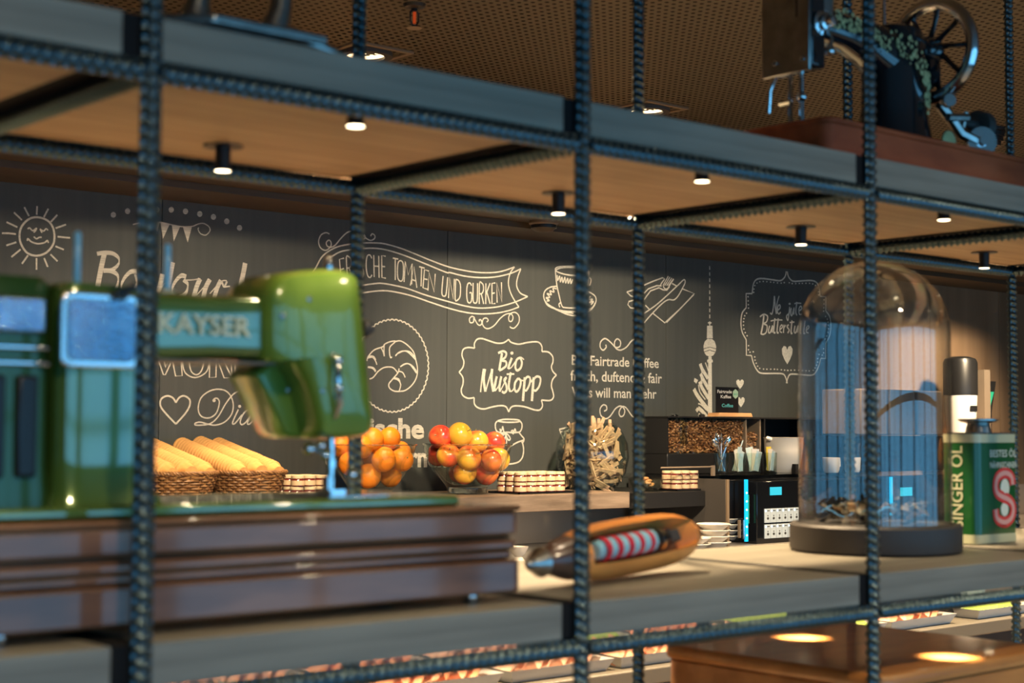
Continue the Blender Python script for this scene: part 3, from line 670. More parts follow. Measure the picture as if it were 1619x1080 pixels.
# ================================================================ CEILING FITTINGS
def ring(mb, r1, r2, z0, z1, c=(0,0,0), n=40): return mb.lathe([(r1, z0), (r2, z0), (r2, z1), (r1, z1), (r1, z0)], c, n, cap=False)
dl = thing('downlight', 'x', 'light', (0, 0, 0), group='square recessed downlights over the buffet')
mb = MB()
for a in ((-.100, .100, -.100, -.084), (-.100, .100, .084, .100), (-.100, -.084, -.084, .084), (.084, .100, -.084, .084)): mb.box(a[0], a[1], a[2], a[3], -.006, .004)
fr = mb.build('frame', 'trim', dl, bevel=.001)
rg = ring(MB(), .056, .078, -.014, .012).build('lamp_ring', 'darkgrey', dl)
le = MB().lathe([(.0558, -.006), (.040, .002), (.0001, .004)], n=32, cap=False).build('lens', 'lamp2', rg)
bx = MB().box(-.108, .108, -.108, .108, .014, .045).build('recess_box', 'black_matte', dl)
for k, x in enumerate(DLX):
    lab = 'square recessed downlight ' + ['far left over the counter', 'left over the buffet out of view', 'above the basket end of the buffet', 'seen over the upper board left of the middle post', 'seen behind the second rear post', 'behind the black sewing machine', 'over the coffee corner', 'over the oak clad wall'][k]
    if k == 0: dl.location = (x, DLY, CZ+H); dl['label'] = lab
    else: dup(dl, [(fr, []), (rg, [le]), (bx, [])], (x, DLY, CZ), label=lab)
sp_ = thing('sprinkler', 'ceiling sprinkler with a red glass bulb hanging below the perforated ceiling', 'sprinkler', (2.375, 3.12, CZ))
MB().lathe([(.030, 0), (.026, -.008), (.012, -.012)], n=24).lathe([(.008, -.012), (.008, -.018)], n=12).build('escutcheon', 'black', sp_)
MB().tube([(-.006, 0, -.016), (-.013, 0, -.022), (-.013, 0, -.044), (-.004, 0, -.056)], .0022).tube([(.006, 0, -.016), (.013, 0, -.022), (.013, 0, -.044), (.004, 0, -.056)], .0022).box(-.006, .006, -.004, .004, -.060, -.054).build('yoke', 'black', sp_)
MB().tube([(0, 0, -.020), (0, 0, -.050)], .0045).build('bulb', 'bulbred', sp_)
MB().lathe([(.020, -.062), (.014, -.060), (.006, -.058)], n=20).build('deflector', 'trim', sp_)
sd = thing('smoke_detector', 'round slotted smoke detector under the brown soffit', 'detector', (3.60, 3.98, .70))
sd.location.z = .72+H
MB().lathe([(.052, 0), (.052, -.010), (.048, -.014)], n=32).build('base', 'trim', sd)
MB().lathe([(.044, -.014), (.042, -.026), (.030, -.036), (.001, -.040)], n=32).build('dome', 'soffit', sd)
for z in (-.018, -.024): ring(MB(), .0425, .0455, z-.0012, z+.0012, n=32).build('slot_ring', 'black', sd)
cl = thing('ceiling_spotlight', 'black ringed ceiling spotlight behind the black sewing machine base', 'light', (4.91, 3.07, CZ))
ring(MB(), .03, .085, -.012, 0).build('flange', 'black', cl)
for k, r in enumerate((.074, .066, .058)): ring(MB(), r-.012, r, -.030-.016*k, -.014-.016*k).build('ring', 'black', cl)
MB().box(-.092, -.076, -.01, .01, -.014, -.004).build('clip', 'lamp2', cl)

# ================================================================ GREEN SEWING MACHINE on its case
case = thing('sewing_machine_case', 'dark varnished walnut machine case with moulded bands on the middle board', 'case', (.9725, 1.665, -.2246))
def band(z0, z1, g, m='casewood', nm='panel'): return MB().box(.58-g, 1.345+g, 1.54-g, 1.79+g, z0, z1).build(nm, m, case, world=True, bevel=.004)
band(-.213, -.170, .004); band(-.1695, -.158, -.003, nm='moulding'); band(-.1575, -.145, .001, nm='moulding'); band(-.1445, -.139, -.004, nm='moulding'); band(-.1385, -.108, .002); band(-.1075, -.100, .006, nm='lid')
for x in (.66, 1.29):
    for y in (1.565, 1.765): MB().lathe([(.009, 0), (.011, .004), (.010, .0115)], (x, y, -.2246)).build('foot', 'chrome', case, world=True)

sm = thing('sewing_machine', 'green enamelled sewing machine seen from behind standing on the walnut case', 'sewing machine', (.95, 1.655, -.1))
def P_(mb, nm, m, **k): return mb.build(nm, m, sm, world=True, **k)
P_(MB().box(.600, 1.265, 1.556, 1.765, -.0995, -.0855), 'bed', 'green', bevel=.005)
P_(MB().box(1.075, 1.165, 1.575, 1.70, -.0853, -.0835), 'needle_plate', 'chrome', bevel=.0005)
# pillar with flared foot
def sect(pts): return pts
mb = MB()
def loft(mb, rings, n=28, e=3.2):
    """stack of rounded rectangles (cx,cy,cz,hx,hy) -> superellipse sections along z, or oriented by fn"""
    vs = []; fs = []
    for (cx, cy, cz, hx, hy) in rings:
        for i in range(n):
            t = 2*pi*i/n; c_, s_ = cos(t), sin(t)
            vs.append((cx+hx*abs(c_)**(2/e)*(1 if c_ >= 0 else -1), cy+hy*abs(s_)**(2/e)*(1 if s_ >= 0 else -1), cz))
    k = len(rings)
    for j in range(k-1): fs += [(j*n+i, j*n+(i+1) % n, (j+1)*n+(i+1) % n, (j+1)*n+i) for i in range(n)]
    fs += [tuple(range(n))[::-1], tuple((k-1)*n+i for i in range(n))]
    return mb.add(vs, fs)
def loftx(mb, rings, n=28, e=3.2):
    """sections along x: (x, cy, cz, hy, hz)"""
    vs = []; fs = []
    for (x, cy, cz, hy, hz) in rings:
        for i in range(n):
            t = 2*pi*i/n; c_, s_ = cos(t), sin(t)
            vs.append((x, cy+hy*abs(c_)**(2/e)*(1 if c_ >= 0 else -1), cz+hz*abs(s_)**(2/e)*(1 if s_ >= 0 else -1)))
    k = len(rings)
    for j in range(k-1): fs += [(j*n+i, j*n+(i+1) % n, (j+1)*n+(i+1) % n, (j+1)*n+i) for i in range(n)]
    fs += [tuple(range(n))[::-1], tuple((k-1)*n+i for i in range(n))]
    return mb.add(vs, fs)
loft(mb, [(.798, 1.645, -.0856, .070, .062), (.796, 1.645, -.070, .062, .055), (.795, 1.645, -.03, .058, .050), (.795, 1.645, .05, .058, .050), (.795, 1.645, .145, .060, .052), (.795, 1.645, .158, .055, .047)], 40, 5)
P_(mb, 'pillar', 'green')
# motor housing and hand wheel to the left of the pillar
mb = loft(MB(), [(.690, 1.665, -.0856, .048, .062), (.690, 1.665, -.04, .044, .060), (.690, 1.665, .12, .044, .058), (.690, 1.665, .156, .046, .056), (.690, 1.665, .163, .040, .05)], 32, 5)
hd = P_(mb, 'motor_housing', 'dgreen')
MB().box(.650, .722, 1.600, 1.6075, .100, .140).build('housing_window', 'mirror', hd, world=True, bevel=.004)
for x0 in (.654, .690): MB().box(x0, x0+.024, 1.598, 1.606, -.055, .055).build('vent_slot', 'black', hd, world=True, bevel=.008)
for z_ in (.085, .068): MB().box(.648, .728, 1.601, 1.606, z_-.003, z_+.003).build('trim_strip', 'chrome', hd, world=True, bevel=.002)
wh = P_(MB().lathe([(.03, -.012), (.062, -.012), (.068, -.006), (.068, .006), (.062, .012), (.03, .012)], n=48).rot(0, radians(90), 0, (.622, 1.66, .095)), 'hand_wheel', 'dgreen')
MB().lathe([(.0681, -.004), (.0695, 0), (.0681, .004)], n=48, cap=False).rot(0, radians(90), 0, (.622, 1.66, .095)).build('wheel_rim', 'chrome', wh, world=True)
# chrome framed plate on the pillar
mp_ = P_(MB().prism(rrect(.733, .828, .064, .148, .012), 1.5885, 1.5955, 'y'), 'plate_frame', 'framechrome', bevel=.003, seg=3)
MB().prism(rrect(.7405, .8205, .0715, .1405, .009), 1.5862, 1.5884, 'y').build('mirror_plate', 'mirror', mp_, world=True, bevel=.0008)
P_(MB().lathe([(.006, 0), (.007, .010), (.004, .012)], n=16).rot(radians(90), 0, 0, (.800, 1.588, .147)).tube([(.800, 1.578, .147), (.812, 1.574, .156)], .004), 'latch_knob', 'darkgrey')
# arm
mb = loftx(MB(), [(.835, 1.645, .116, .040, .040), (.87, 1.645, .117, .040, .040), (.93, 1.645, .119, .037, .038), (1.00, 1.645, .121, .037, .039), (1.035, 1.645, .122, .039, .046)], 36, 5)
arm = P_(mb, 'arm', 'green')
P_(MB().box(.86, 1.02, 1.612, 1.678, .0755, .079), 'arm_underside_trim', 'beige', bevel=.001)
mb = MB(); textfit(mb, 'KAYSER', (.858, 1.6075, .1085), (1, 0, 0), (0, 0, 1), (0, -1, 0), .122, .0225, offset=.022)
yk = 1.6055
mb.xf(lambda v: Vector((v.x, 1.6035, v.z)))
P_(mb, 'lettering', 'cream', smooth=False, fixn=False)
# head: rounded prism profile (x,z)
def prof(txt, y=1.60): return [(lambda v: (v.x, v.z))(at(*[float(q) for q in t.split(',')], Y=y)) for t in txt.split()]
hp = prof('418,480 424,452 440,434 470,428 520,424 548,426 562,434 568,458 574,520 580,580 587,640 590,676 583,690 560,693 520,694 505,690 497,665 490,635 478,600 462,574 445,566 420,566')
mb = MB(); cxh = sum(p[0] for p in hp)/len(hp); czh = sum(p[1] for p in hp)/len(hp); hp = spl(hp, 3, True); nh = len(hp)
for sc_, yy in ((.30, 1.5835), (.55, 1.5845), (.76, 1.587), (.90, 1.592), (.97, 1.600), (1.0, 1.612), (1.0, 1.680), (.95, 1.700), (.8, 1.705)): mb.v += [(cxh+(p[0]-cxh)*sc_, yy, czh+(p[1]-czh)*(sc_ if sc_ > .9 else sc_+.04)) for p in hp]
for j in range(8): mb.f += [(j*nh+i, j*nh+(i+1) % nh, (j+1)*nh+(i+1) % nh, (j+1)*nh+i) for i in range(nh)]
mb.f += [tuple(range(nh))[::-1], tuple(8*nh+i for i in range(nh))]; mb.mi = [0]*len(mb.f)
P_(mb, 'head_shell', 'litgreen')
hp2 = prof('405,590 440,566 468,566 490,610 506,650 512,690 480,693 460,692 450,684 428,636', 1.64)
P_(MB().prism(hp2, 1.640, 1.712, 'y', .06), 'face_cover', 'litgreen', bevel=.004)
hp3 = prof('428,474 436,440 456,428 500,424 500,440 470,450 462,474')
P_(MB().lathe([(.006, 0), (.0068, .008), (.004, .018), (.0002, .021)], n=16).rot(0, 0, 0, (1.118, 1.645, .2005)), 'pressure_knob', 'chrome')
P_(MB().lathe([(.010, 0), (.012, .004), (.009, .012), (.001, .014)], n=20).rot(0, radians(90), 0, (1.168, 1.64, .128)), 'side_screw', 'darkgrey')
q = at(524, 560, Y=1.586)
P_(MB().box(q.x-.0025, q.x+.0025, 1.5845, 1.589, q.z-.002, q.z+.030), 'lever_slot', 'black', bevel=.001)
mb = MB(); tx = q.x
mb.tube([(tx, 1.583, q.z-.002), (tx+.001, 1.574, q.z-.012), (tx+.001, 1.572, q.z-.040), (tx+.006, 1.576, q.z-.060), (tx+.006, 1.586, q.z-.078)], [.004, .0045, .004, .0045, .003], 10).ball((tx, 1.572, q.z-.008), .0065).ball((tx+.001, 1.571, q.z-.042), .006)
P_(mb, 'take_up_lever', 'chrome')
nb = P_(MB().tube([(1.117, 1.632, -.012), (1.117, 1.632, -.060)], .0042).tube([(1.117, 1.632, -.060), (1.117, 1.632, -.078)], .0016).tube([(1.117, 1.632, -.040), (1.117, 1.632, -.050)], .0075), 'needle_bar', 'chrome')
P_(MB().tube([(1.128, 1.652, -.012), (1.128, 1.652, -.070)], .0045).box(1.112, 1.134, 1.625, 1.660, -.083, -.078).box(1.118, 1.126, 1.64, 1.655, -.080, -.062), 'presser_foot', 'chrome')
P_(MB().ball((1.070, 1.612, -.026), .008).ball((1.086, 1.61, -.022), .0065).ball((1.094, 1.612, -.034), .006).tube([(1.07, 1.612, -.026), (1.112, 1.628, -.030)], .003).ball((1.126, 1.60, -.058), .0075), 'thread_guide', 'chrome')
for px_, py_ in ((446, 500), (488, 473), (470, 588), (455, 617), (510, 618)):
    v = at(px_, py_, Y=1.587 if px_ > 470 or py_ < 520 else 1.641)
    P_(MB().lathe([(.0035, 0), (.0035, .002), (.0005, .003)], n=12).rot(radians(90), 0, 0, (v.x, v.y, v.z)), 'screw', 'steel')
for xp, yt, yb in ((123, 366, 446), (265, 386, 462)):
    a = at(xp, yt, Y=1.655); b = at(xp-2, yb, Y=1.655)
    s_ = P_(MB().tube([(a.x, 1.655, .150), (a.x, 1.655, a.z-.003), (a.x, 1.655, a.z)], [.0043, .0043, .002], 14), 'spool_pin', 'pinsheen')
    MB().lathe([(.010, 0), (.010, .003), (.006, .006)], (a.x, 1.655, .157)).build('pin_collar', 'cream', s_, world=True)

# ================================================================ WEAVING SHUTTLE on the middle board
sh = thing('weaving_shuttle', 'polished wooden weaving shuttle with dark pointed tip and open slot beside the walnut case', 'shuttle', (1.66, 1.66, -.2246), radians(13))
# local frame: long axis x, opening faces -y (slightly up)
Lh = .225; R0 = .043
def shr(u):   # half height / half depth along the length -1..1
    a = abs(u); return max(.004, (1-a**2.6)**.75 if u < 0 else (1-a**4.5)**.6)
mb = MB(); n = 28; us = [-1, -.985, -.96, -.92, -.87, -.8, -.7, -.55, -.4, -.2, 0, .2, .4, .55, .7, .8, .87, .92, .96, .985, 1]
vs = []; fs = []
slot = lambda u: (-.42 < u < .72)
for u in us:
    r = shr(u)
    for i in range(n):
        t = 2*pi*i/n; y = R0*.92*r*cos(t); z = R0*r*sin(t)
        if y < 0 and slot(u) and abs(z) < .021*min(1, 1.0): y = .012      # carved slot on the guest side
        vs.append((u*Lh, y, z))
for j in range(len(us)-1): fs += [(j*n+i, j*n+(i+1) % n, (j+1)*n+(i+1) % n, (j+1)*n+i) for i in range(n)]
mb.add(vs, fs)
TILT = lambda m_: m_.rot(radians(-24), 0, 0).rot(0, radians(-2.2), 0, (0, 0, .0475))
TILT(mb).build('body', 'shuttlewood', sh)
mb = MB(); prof_ = [(R0*shr(u)*1.012, u*Lh) for u in (-1, -.985, -.96, -.92, -.87, -.8, -.72, -.66)]
TILT(mb.lathe(prof_, n=28).rot(0, radians(90), 0)).build('tapered_nose', 'shuttledark', sh)
TILT(MB().lathe([(.0003, -1.09*Lh), (.006, -1.075*Lh), (.011, -1.03*Lh), (.017, -.975*Lh), (.0215, -.94*Lh)], n=20).rot(0, radians(90), 0)).build('metal_tip', 'steel', sh)
TILT(MB().lathe([(.016, .975*Lh), (.013, 1.0*Lh), (.004, 1.02*Lh)], n=20).rot(0, radians(90), 0)).build('metal_tip', 'steel', sh)
TILT(MB().box(-.41*Lh, .72*Lh, .004, .0125, -.020, .020)).build('slot_floor', 'shuttledark', sh)
bob = TILT(MB().lathe([(.010, -.40*Lh), (.014, -.38*Lh), (.0165, -.2*Lh), (.0175, .1*Lh), (.0175, .28*Lh)], n=24).rot(0, radians(90), 0, (0, -.012, 0))).build('bobbin', 'ltblue', sh)
for k in range(5):
    x = -.36+k*.135
    TILT(MB().lathe([(.0172, (x)*Lh), (.0186, (x+.02)*Lh), (.0186, (x+.048)*Lh), (.0172, (x+.066)*Lh)], n=24, cap=False).rot(0, radians(90), 0, (0, -.012, 0))).build('red_stripe', 'red', bob)
TILT(MB().lathe([(.0165, .28*Lh), (.0165, .36*Lh), (.011, .40*Lh), (.011, .50*Lh)], n=24).rot(0, radians(90), 0, (0, -.012, 0))).build('bobbin_collar', 'black', sh)
TILT(MB().lathe([(.0172, .365*Lh), (.0172, .40*Lh)], n=24).rot(0, radians(90), 0, (0, -.012, 0))).build('bobbin_ring', 'chrome', sh)
TILT(MB().box(.50*Lh, .64*Lh, -.020, .004, -.009, .009)).build('spring_clip', 'darkgrey', sh)

# ================================================================ GLASS DOME
dm = thing('glass_dome', 'tall clear glass dome on a round black base with silvery scraps inside', 'dome', (2.43, 1.76, -.2246))
MB().lathe([(.150, 0), (.1575, .004), (.158, .010), (.158, .048), (.154, .052), (.146, .0525), (.1455, .050), (.0001, .050)], n=72).build('base', 'base', dm)
R1, t_ = .1405, .0022; zc = .404
pr = [(R1, .0505), (R1, zc)] + [(R1*cos(a), zc+R1*sin(a)) for a in [pi/2*k/14 for k in range(1, 14)]] + [(.0005, zc+R1)]
pri = [(max(.0004, r-t_ if z <= zc else (r*(R1-t_)/R1)), z if z <= zc else zc+(z-zc)*(R1-t_)/R1) for r, z in pr][::-1]
MB().lathe(pr+pri+[pr[0]], n=72, cap=False).build('glass_cover', 'thinglass', dm)
rnd = random.Random(5)
for k in range(44):      # crumpled foil strips on the base
    a = rnd.uniform(0, 2*pi); r = rnd.uniform(0, .10); x, y = r*cos(a), r*sin(a); d = rnd.uniform(0, pi); L_ = rnd.uniform(.03, .055); z = .052+rnd.uniform(0, .022)
    pts = [(x+L_*(t-.5)*2*cos(d)*.5, y+L_*(t-.5)*2*sin(d)*.5, z+.012*sin(t*5+k)*.6+.006) for t in [i/5 for i in range(6)]]
    mb = MB(); wv = Vector((-sin(d), cos(d), .3)).normalized()*rnd.uniform(.006, .012); vs = []
    for p in pts: p = Vector(p); vs += [p+wv, p-wv, p-wv+Vector((0, 0, .0015)), p+wv+Vector((0, 0, .0015))]
    for j in range(5): 
        for i in range(4): mb.f.append((4*j+i, 4*j+(i+1) % 4, 4*j+4+(i+1) % 4, 4*j+4+i))
    mb.v = [tuple(v) for v in vs]; mb.mi = [0]*len(mb.f)
    mb.build('foil_strip', 'foil' if 'foil' in M else 'steel', dm)

# ================================================================ OIL CAN
can = thing('oil_can', 'green oil can with cream bands and a large red letter S', 'can', (2.778, 1.757, -.2246))
cx0, cx1, cy0, cy1 = 2.703, 2.853, 1.716, 1.798
cp = rrect(cx0, cx1, cy0, cy1, .016)
MB().prism(cp, -.2246+.002, -.2246+.218, 'z').build('body', 'cangreen', can, world=True)
cb = rrect(cx0-.0008, cx1+.0008, cy0-.0008, cy1+.0008, .0165)
for a, b in ((-.2226, -.2050), (-.0235, -.0065)): MB().prism(cb, a, b, 'z').build('cream_band', 'cancream', can, world=True)
MB().prism(rrect(cx0+.004, cx1-.004, cy0+.004, cy1-.004, .014), -.0066, -.0035, 'z').build('top_plate', 'darkgrey', can, world=True)
sc = (2.775, 1.757, -.0035)
MB().lathe([(.026, 0), (.024, .010), (.022, .018), (.034, .021), (.040, .024), (.040, .027), (.030, .028), (.001, .028)], sc, n=32).build('screw_cap', 'steel', can, world=True)
mb = MB(); textfit(mb, 'SINGER ÖL', (cx0, cy0+.032, -.192), (0, 0, 1), (0, 1, 0), (-1, 0, 0), .162, .026, offset=.012, eps=.0012)
mb.build('side_lettering', 'cancream', can, world=True, smooth=False)
mb = MB(); fx = cx0+.046; fw = cx1-.008-fx
textfit(mb, 'BESTES ÖL', (fx, cy0, -.052), (1, 0, 0), (0, 0, 1), (0, -1, 0), fw, .014, offset=.012, eps=.0012)
mb.build('front_lettering', 'canwhite', can, world=True, smooth=False); mb = MB(); textfit(mb, 'NÄHMASCHINEN', (fx, cy0, -.074), (1, 0, 0), (0, 0, 1), (0, -1, 0), fw, .012, offset=.012, eps=.0012)
mb.build('front_lettering', 'canwhite', can, world=True, smooth=False); mb = MB(); textfit(mb, 'FÜR', (fx+.035, cy0, -.1925), (1, 0, 0), (0, 0, 1), (0, -1, 0), .022, .006, offset=.012, eps=.0012)
textfit(mb, 'NÄHMASCHINEN UND RÄDER', (fx+.004, cy0, -.2015), (1, 0, 0), (0, 0, 1), (0, -1, 0), fw-.01, .0045, offset=.012, eps=.0012) if False else None
mb.build('front_lettering', 'canwhite', can, world=True, smooth=False)
# big S as a thick ribbon
sx = fx+fw*.52; sz = -.133; Sp = [(.95,.55), (.85,.9), (.4,1.08), (-.2,1.08), (-.75,.88), (-.92,.5), (-.75,.2), (-.2,.03), (.35,-.08), (.85,-.3), (.98,-.62), (.75,-.95), (.2,-1.12), (-.4,-1.08), (-.85,-.9), (-.95,-.52)]
def sribbon(w, y):
    P = [(sx+p[0]*.033, sz+p[1]*.044) for p in Sp]; P = spl(P, 5); vs = []; n_ = len(P)
    for i in range(n_):
        a = P[max(i-1, 0)]; b = P[min(i+1, n_-1)]; dx, dz = b[0]-a[0], b[1]-a[1]; l = hypot(dx, dz)
        vs += [(P[i][0]-dz/l*w, y, P[i][1]+dx/l*w), (P[i][0]+dz/l*w, y, P[i][1]-dx/l*w)]
    return MB().add(vs, [(2*i, 2*i+1, 2*i+3, 2*i+2) for i in range(n_-1)])
sribbon(.0112, cy0-.0012).build('letter_s', 'canred', can, world=True, smooth=False)
sribbon(.0048, cy0-.0015).build('letter_s_inlay', 'canpink', can, world=True, smooth=False)
MB().ball((sx+.004, cy0-.0004, sz+.018), .016, sy=.06, sz=1.2).ball((sx+.002, cy0-.0004, sz-.024), .014, sy=.06).build('seated_figure_print', 'canwhite', can, world=True)

# ================================================================ BLACK SEWING MACHINE on the upper board
UB = ZT[0]+.0128+.0465
bs = thing('machine_base', 'mahogany sewing machine base with rounded corners on the upper board', 'case', (2.40, 1.69, UB))
bp = rrect(2.045, 2.76, 1.568, 1.80, .022)
MB().prism(bp, UB, UB+.070, 'z').build('body', 'redwood', bs, world=True)
MB().prism(rrect(2.041, 2.764, 1.564, 1.804, .025), UB+.0702, UB+.080, 'z').build('lid_board', 'redwood', bs, world=True, bevel=.003)
ZB = UB+.080
s2 = thing('sewing_machine', 'antique black sewing machine with gold scrollwork and spoked hand wheel on the mahogany base', 'sewing machine', (2.36, 1.70, ZB))
def Q_(mb, nm, m, par=None, **k): return mb.build(nm, m, par or s2, world=True, **k)
Q_(MB().box(2.10, 2.56, 1.625, 1.79, ZB, ZB+.010), 'bed', 'jblack', bevel=.004)
mb = loft(MB(), [(2.425, 1.705, ZB+.0095, .095, .062), (2.425, 1.705, ZB+.03, .080, .055), (2.425, 1.705, ZB+.08, .070, .048), (2.425, 1.705, ZB+.15, .070, .046), (2.43, 1.705, ZB+.205, .068, .045), (2.435, 1.705, ZB+.235, .055, .036), (2.44, 1.705, ZB+.245, .03, .02)], 32, 2.6)
pil = Q_(mb, 'pillar', 'jblack')
mb = loftx(MB(), [(2.155, 1.705, ZB+.208, .030, .030), (2.20, 1.705, ZB+.206, .030, .030), (2.26, 1.705, ZB+.203, .032, .031), (2.32, 1.705, ZB+.196, .036, .037), (2.38, 1.705, ZB+.180, .041, .050), (2.43, 1.705, ZB+.165, .044, .060)], 28, 2.6)
arm2 = Q_(mb, 'arm', 'jblack')
Q_(MB().box(2.122, 2.165, 1.662, 1.763, ZB+.112, ZB+.262), 'head', 'jblack', bevel=.006)
fp = Q_(MB().box(2.1155, 2.1215, 1.660, 1.765, ZB+.104, ZB+.262), 'face_plate', 'steel', bevel=.002)
for yy, zz in ((1.675, ZB+.125), (1.735, ZB+.127)): MB().lathe([(.005, 0), (.005, .002), (.001, .003)], n=12).rot(0, radians(-90), 0, (2.1155, yy, zz)).build('screw', 'chrome', fp, world=True)
MB().box(2.1145, 2.1158, 1.685, 1.688, ZB+.20, ZB+.255).build('slot', 'black', fp, world=True)
td = Q_(MB().lathe([(.021, 0), (.021, .004), (.014, .006), (.014, .014), (.009, .016), (.009, .030), (.002, .031)], n=24).rot(radians(90), 0, 0, (2.148, 1.661, ZB+.190)), 'tension_dial', 'chrome')
Q_(MB().tube([(2.148, 1.65, ZB+.185), (2.152, 1.640, ZB+.160), (2.149, 1.642, ZB+.143)], [.003, .003, .006], 10).ball((2.149, 1.642, ZB+.138), .009), 'thread_lever', 'chrome')
Q_(MB().prism([(2.148, ZB+.222), (2.20, ZB+.216), (2.205, ZB+.262), (2.148, ZB+.270)], 1.6735, 1.70, 'y'), 'slide_plate', 'steel', bevel=.002)
for x_, y_, z0_, z1_, r_ in ((2.142, 1.722, .012, .112, .0048), (2.142, 1.698, .022, .112, .0042)): Q_(MB().tube([(x_, y_, ZB+z0_), (x_, y_, ZB+z1_)], r_), 'presser_bar', 'chrome')
Q_(MB().box(2.128, 2.156, 1.712, 1.732, ZB+.010, ZB+.016).ball((2.142, 1.698, ZB+.066), .009).tube([(2.142, 1.722, ZB+.060), (2.142, 1.745, ZB+.060)], .006), 'presser_foot', 'chrome')
Q_(MB().tube([(2.13, 1.745, ZB+.108), (2.13, 1.758, ZB+.085), (2.13, 1.762, ZB+.045)], .0035), 'lifter_lever', 'chrome')
# gold scrollwork on the pillar and the arm: raised decal leaves following the surface
mb = MB(); rnd = random.Random(3)
def gold_on(x, z, r, y): 
    n_ = 7; a0 = rnd.uniform(0, 6)
    mb.add([(x+r*(1 if i % 2 else .55)*cos(a0+2*pi*i/(2*n_)), y, z+r*(1 if i % 2 else .55)*sin(a0+2*pi*i/(2*n_))) for i in range(2*n_)], [tuple(range(2*n_))])
for k in range(230):
    t = k/230; th = t*2.2
    if t < .45: x = 2.20+t/.45*.15; z = ZB+.212+.006*sin(k)-.03*(t/.45)**3; y = 1.6735-.012*(t/.45)**2
    else: u = (t-.45)/.55; x = 2.36+.105*sin(u*1.9); z = ZB+.205-.115*u**1.3+.012*sin(k*2.1); y = None
    x += rnd.uniform(-.015, .013); z += rnd.uniform(-.014, .012)
    if y is None:
        q_ = min(.98, abs((x-2.428)/.072)); y = 1.705-.0485*(1-q_**2.6)**(1/2.6)
    gold_on(x, z, rnd.uniform(.0022, .0058), y-.002)
mb.build('gold_scrollwork', 'gold', s2, world=True, smooth=False, fixn=False)['kind'] = 'stuff'
# hand wheel (disc in the y-z plane) with curved spokes
wc = (2.515, 1.685, ZB+.205)
def wheel_tf(m_): return m_.rot(0, radians(90), 0, wc)
hw = Q_(wheel_tf(MB().tube([(.090*cos(2*pi*i/48), .090*sin(2*pi*i/48), 0) for i in range(48)], .0125, 12, closed=True)), 'hand_wheel', 'chrome')
for k in range(9):
    a = 2*pi*k/9; pts = [(r*cos(a+.5*sin(r*22)), r*sin(a+.5*sin(r*22)), .004) for r in (.018, .035, .052, .070, .086)]
    Q_(wheel_tf(MB().tube(pts, [.007, .0055, .005, .0055, .007], 8)), 'spoke', 'jblack', hw)
Q_(wheel_tf(MB().lathe([(.020, -.045), (.026, -.02), (.026, .006), (.018, .012), (.012, .02), (.001, .021)], n=24)), 'wheel_hub', 'jblack', hw)
Q_(MB().lathe([(.046, 0), (.046, .022), (.038, .028), (.038, .045)], n=32).rot(0, radians(90), 0, (2.475, 1.705, ZB+.165)), 'wheel_collar', 'jblack')
# bobbin winder
Q_(MB().lathe([(.026, -.003), (.028, -.003), (.028, .003), (.026, .003)], n=28).lathe([(.0275, -.006), (.0275, -.003)], n=28).lathe([(.010, .003), (.009, .012)], n=16).rot(radians(90), 0, radians(-35), (2.575, 1.615, ZB+.030)), 'winder_disc', 'chrome')
Q_(MB().lathe([(.012, -.01), (.012, .012)], n=20).rot(radians(90), 0, radians(-35), (2.492, 1.634, ZB+.098)), 'winder_knob', 'chrome')
Q_(MB().tube([(2.49, 1.65, ZB+.095), (2.52, 1.645, ZB+.070), (2.545, 1.64, ZB+.045), (2.572, 1.622, ZB+.03)], .011).tube([(2.545, 1.64, ZB+.045), (2.548, 1.632, ZB+.085)], .005).tube([(2.50, 1.64, ZB+.07), (2.55, 1.63, ZB+.075)], .008), 'winder_arm', 'steel')
Q_(MB().lathe([(.024, -.012), (.030, -.010), (.030, .012), (.012, .016)], n=28).rot(0, radians(90), 0, (2.63, 1.655, ZB+.072)).tube([(2.56, 1.652, ZB+.072), (2.62, 1.655, ZB+.072)], .009), 'winder_pulley', 'darkgrey')
Q_(MB().lathe([(.022, 0), (.022, .004), (.014, .008)], n=24).rot(radians(90), 0, 0, (2.50, 1.640, ZB+.022)), 'emblem', 'gold')
Q_(MB().tube([(2.395, 1.705, ZB+.238), (2.395, 1.705, ZB+.30)], .0032), 'spool_pin', 'chrome')

# silver foot of a piece at the upper left
iron = thing('metal_stand', 'silver metal stand with flared foot at the left of the upper board', 'stand', (.93, 1.55, UB))
mb = MB().prism([(.865, 1.50), (1.015, 1.50), (1.03, 1.53), (1.02, 1.57), (.87, 1.60), (.79, 1.57)], UB+.012, UB+.024, 'z'); mb.build('base_plate', 'steel', iron, world=True, bevel=.003)
MB().prism([(.80, 1.515), (.99, 1.515), (1.00, 1.60), (.80, 1.60)], UB, UB+.0118, 'z').build('under_plate', 'darkgrey', iron, world=True)
MB().tube([(.965, 1.52, UB+.02), (.99, 1.515, UB+.016), (1.035, 1.51, UB+.006)], [.014, .010, .007], 12).build('foot', 'steel', iron, world=True)
MB().tube([(.955, 1.525, UB+.02), (.965, 1.525, UB+.05), (.975, 1.527, UB+.16)], [.018, .013, .012], 14).build('column', 'steel', iron, world=True)
MB().tube([(.868, 1.55, UB+.022), (.872, 1.55, UB+.05), (.872, 1.55, UB+.16)], [.020, .013, .012], 14).build('column', 'steel', iron, world=True)

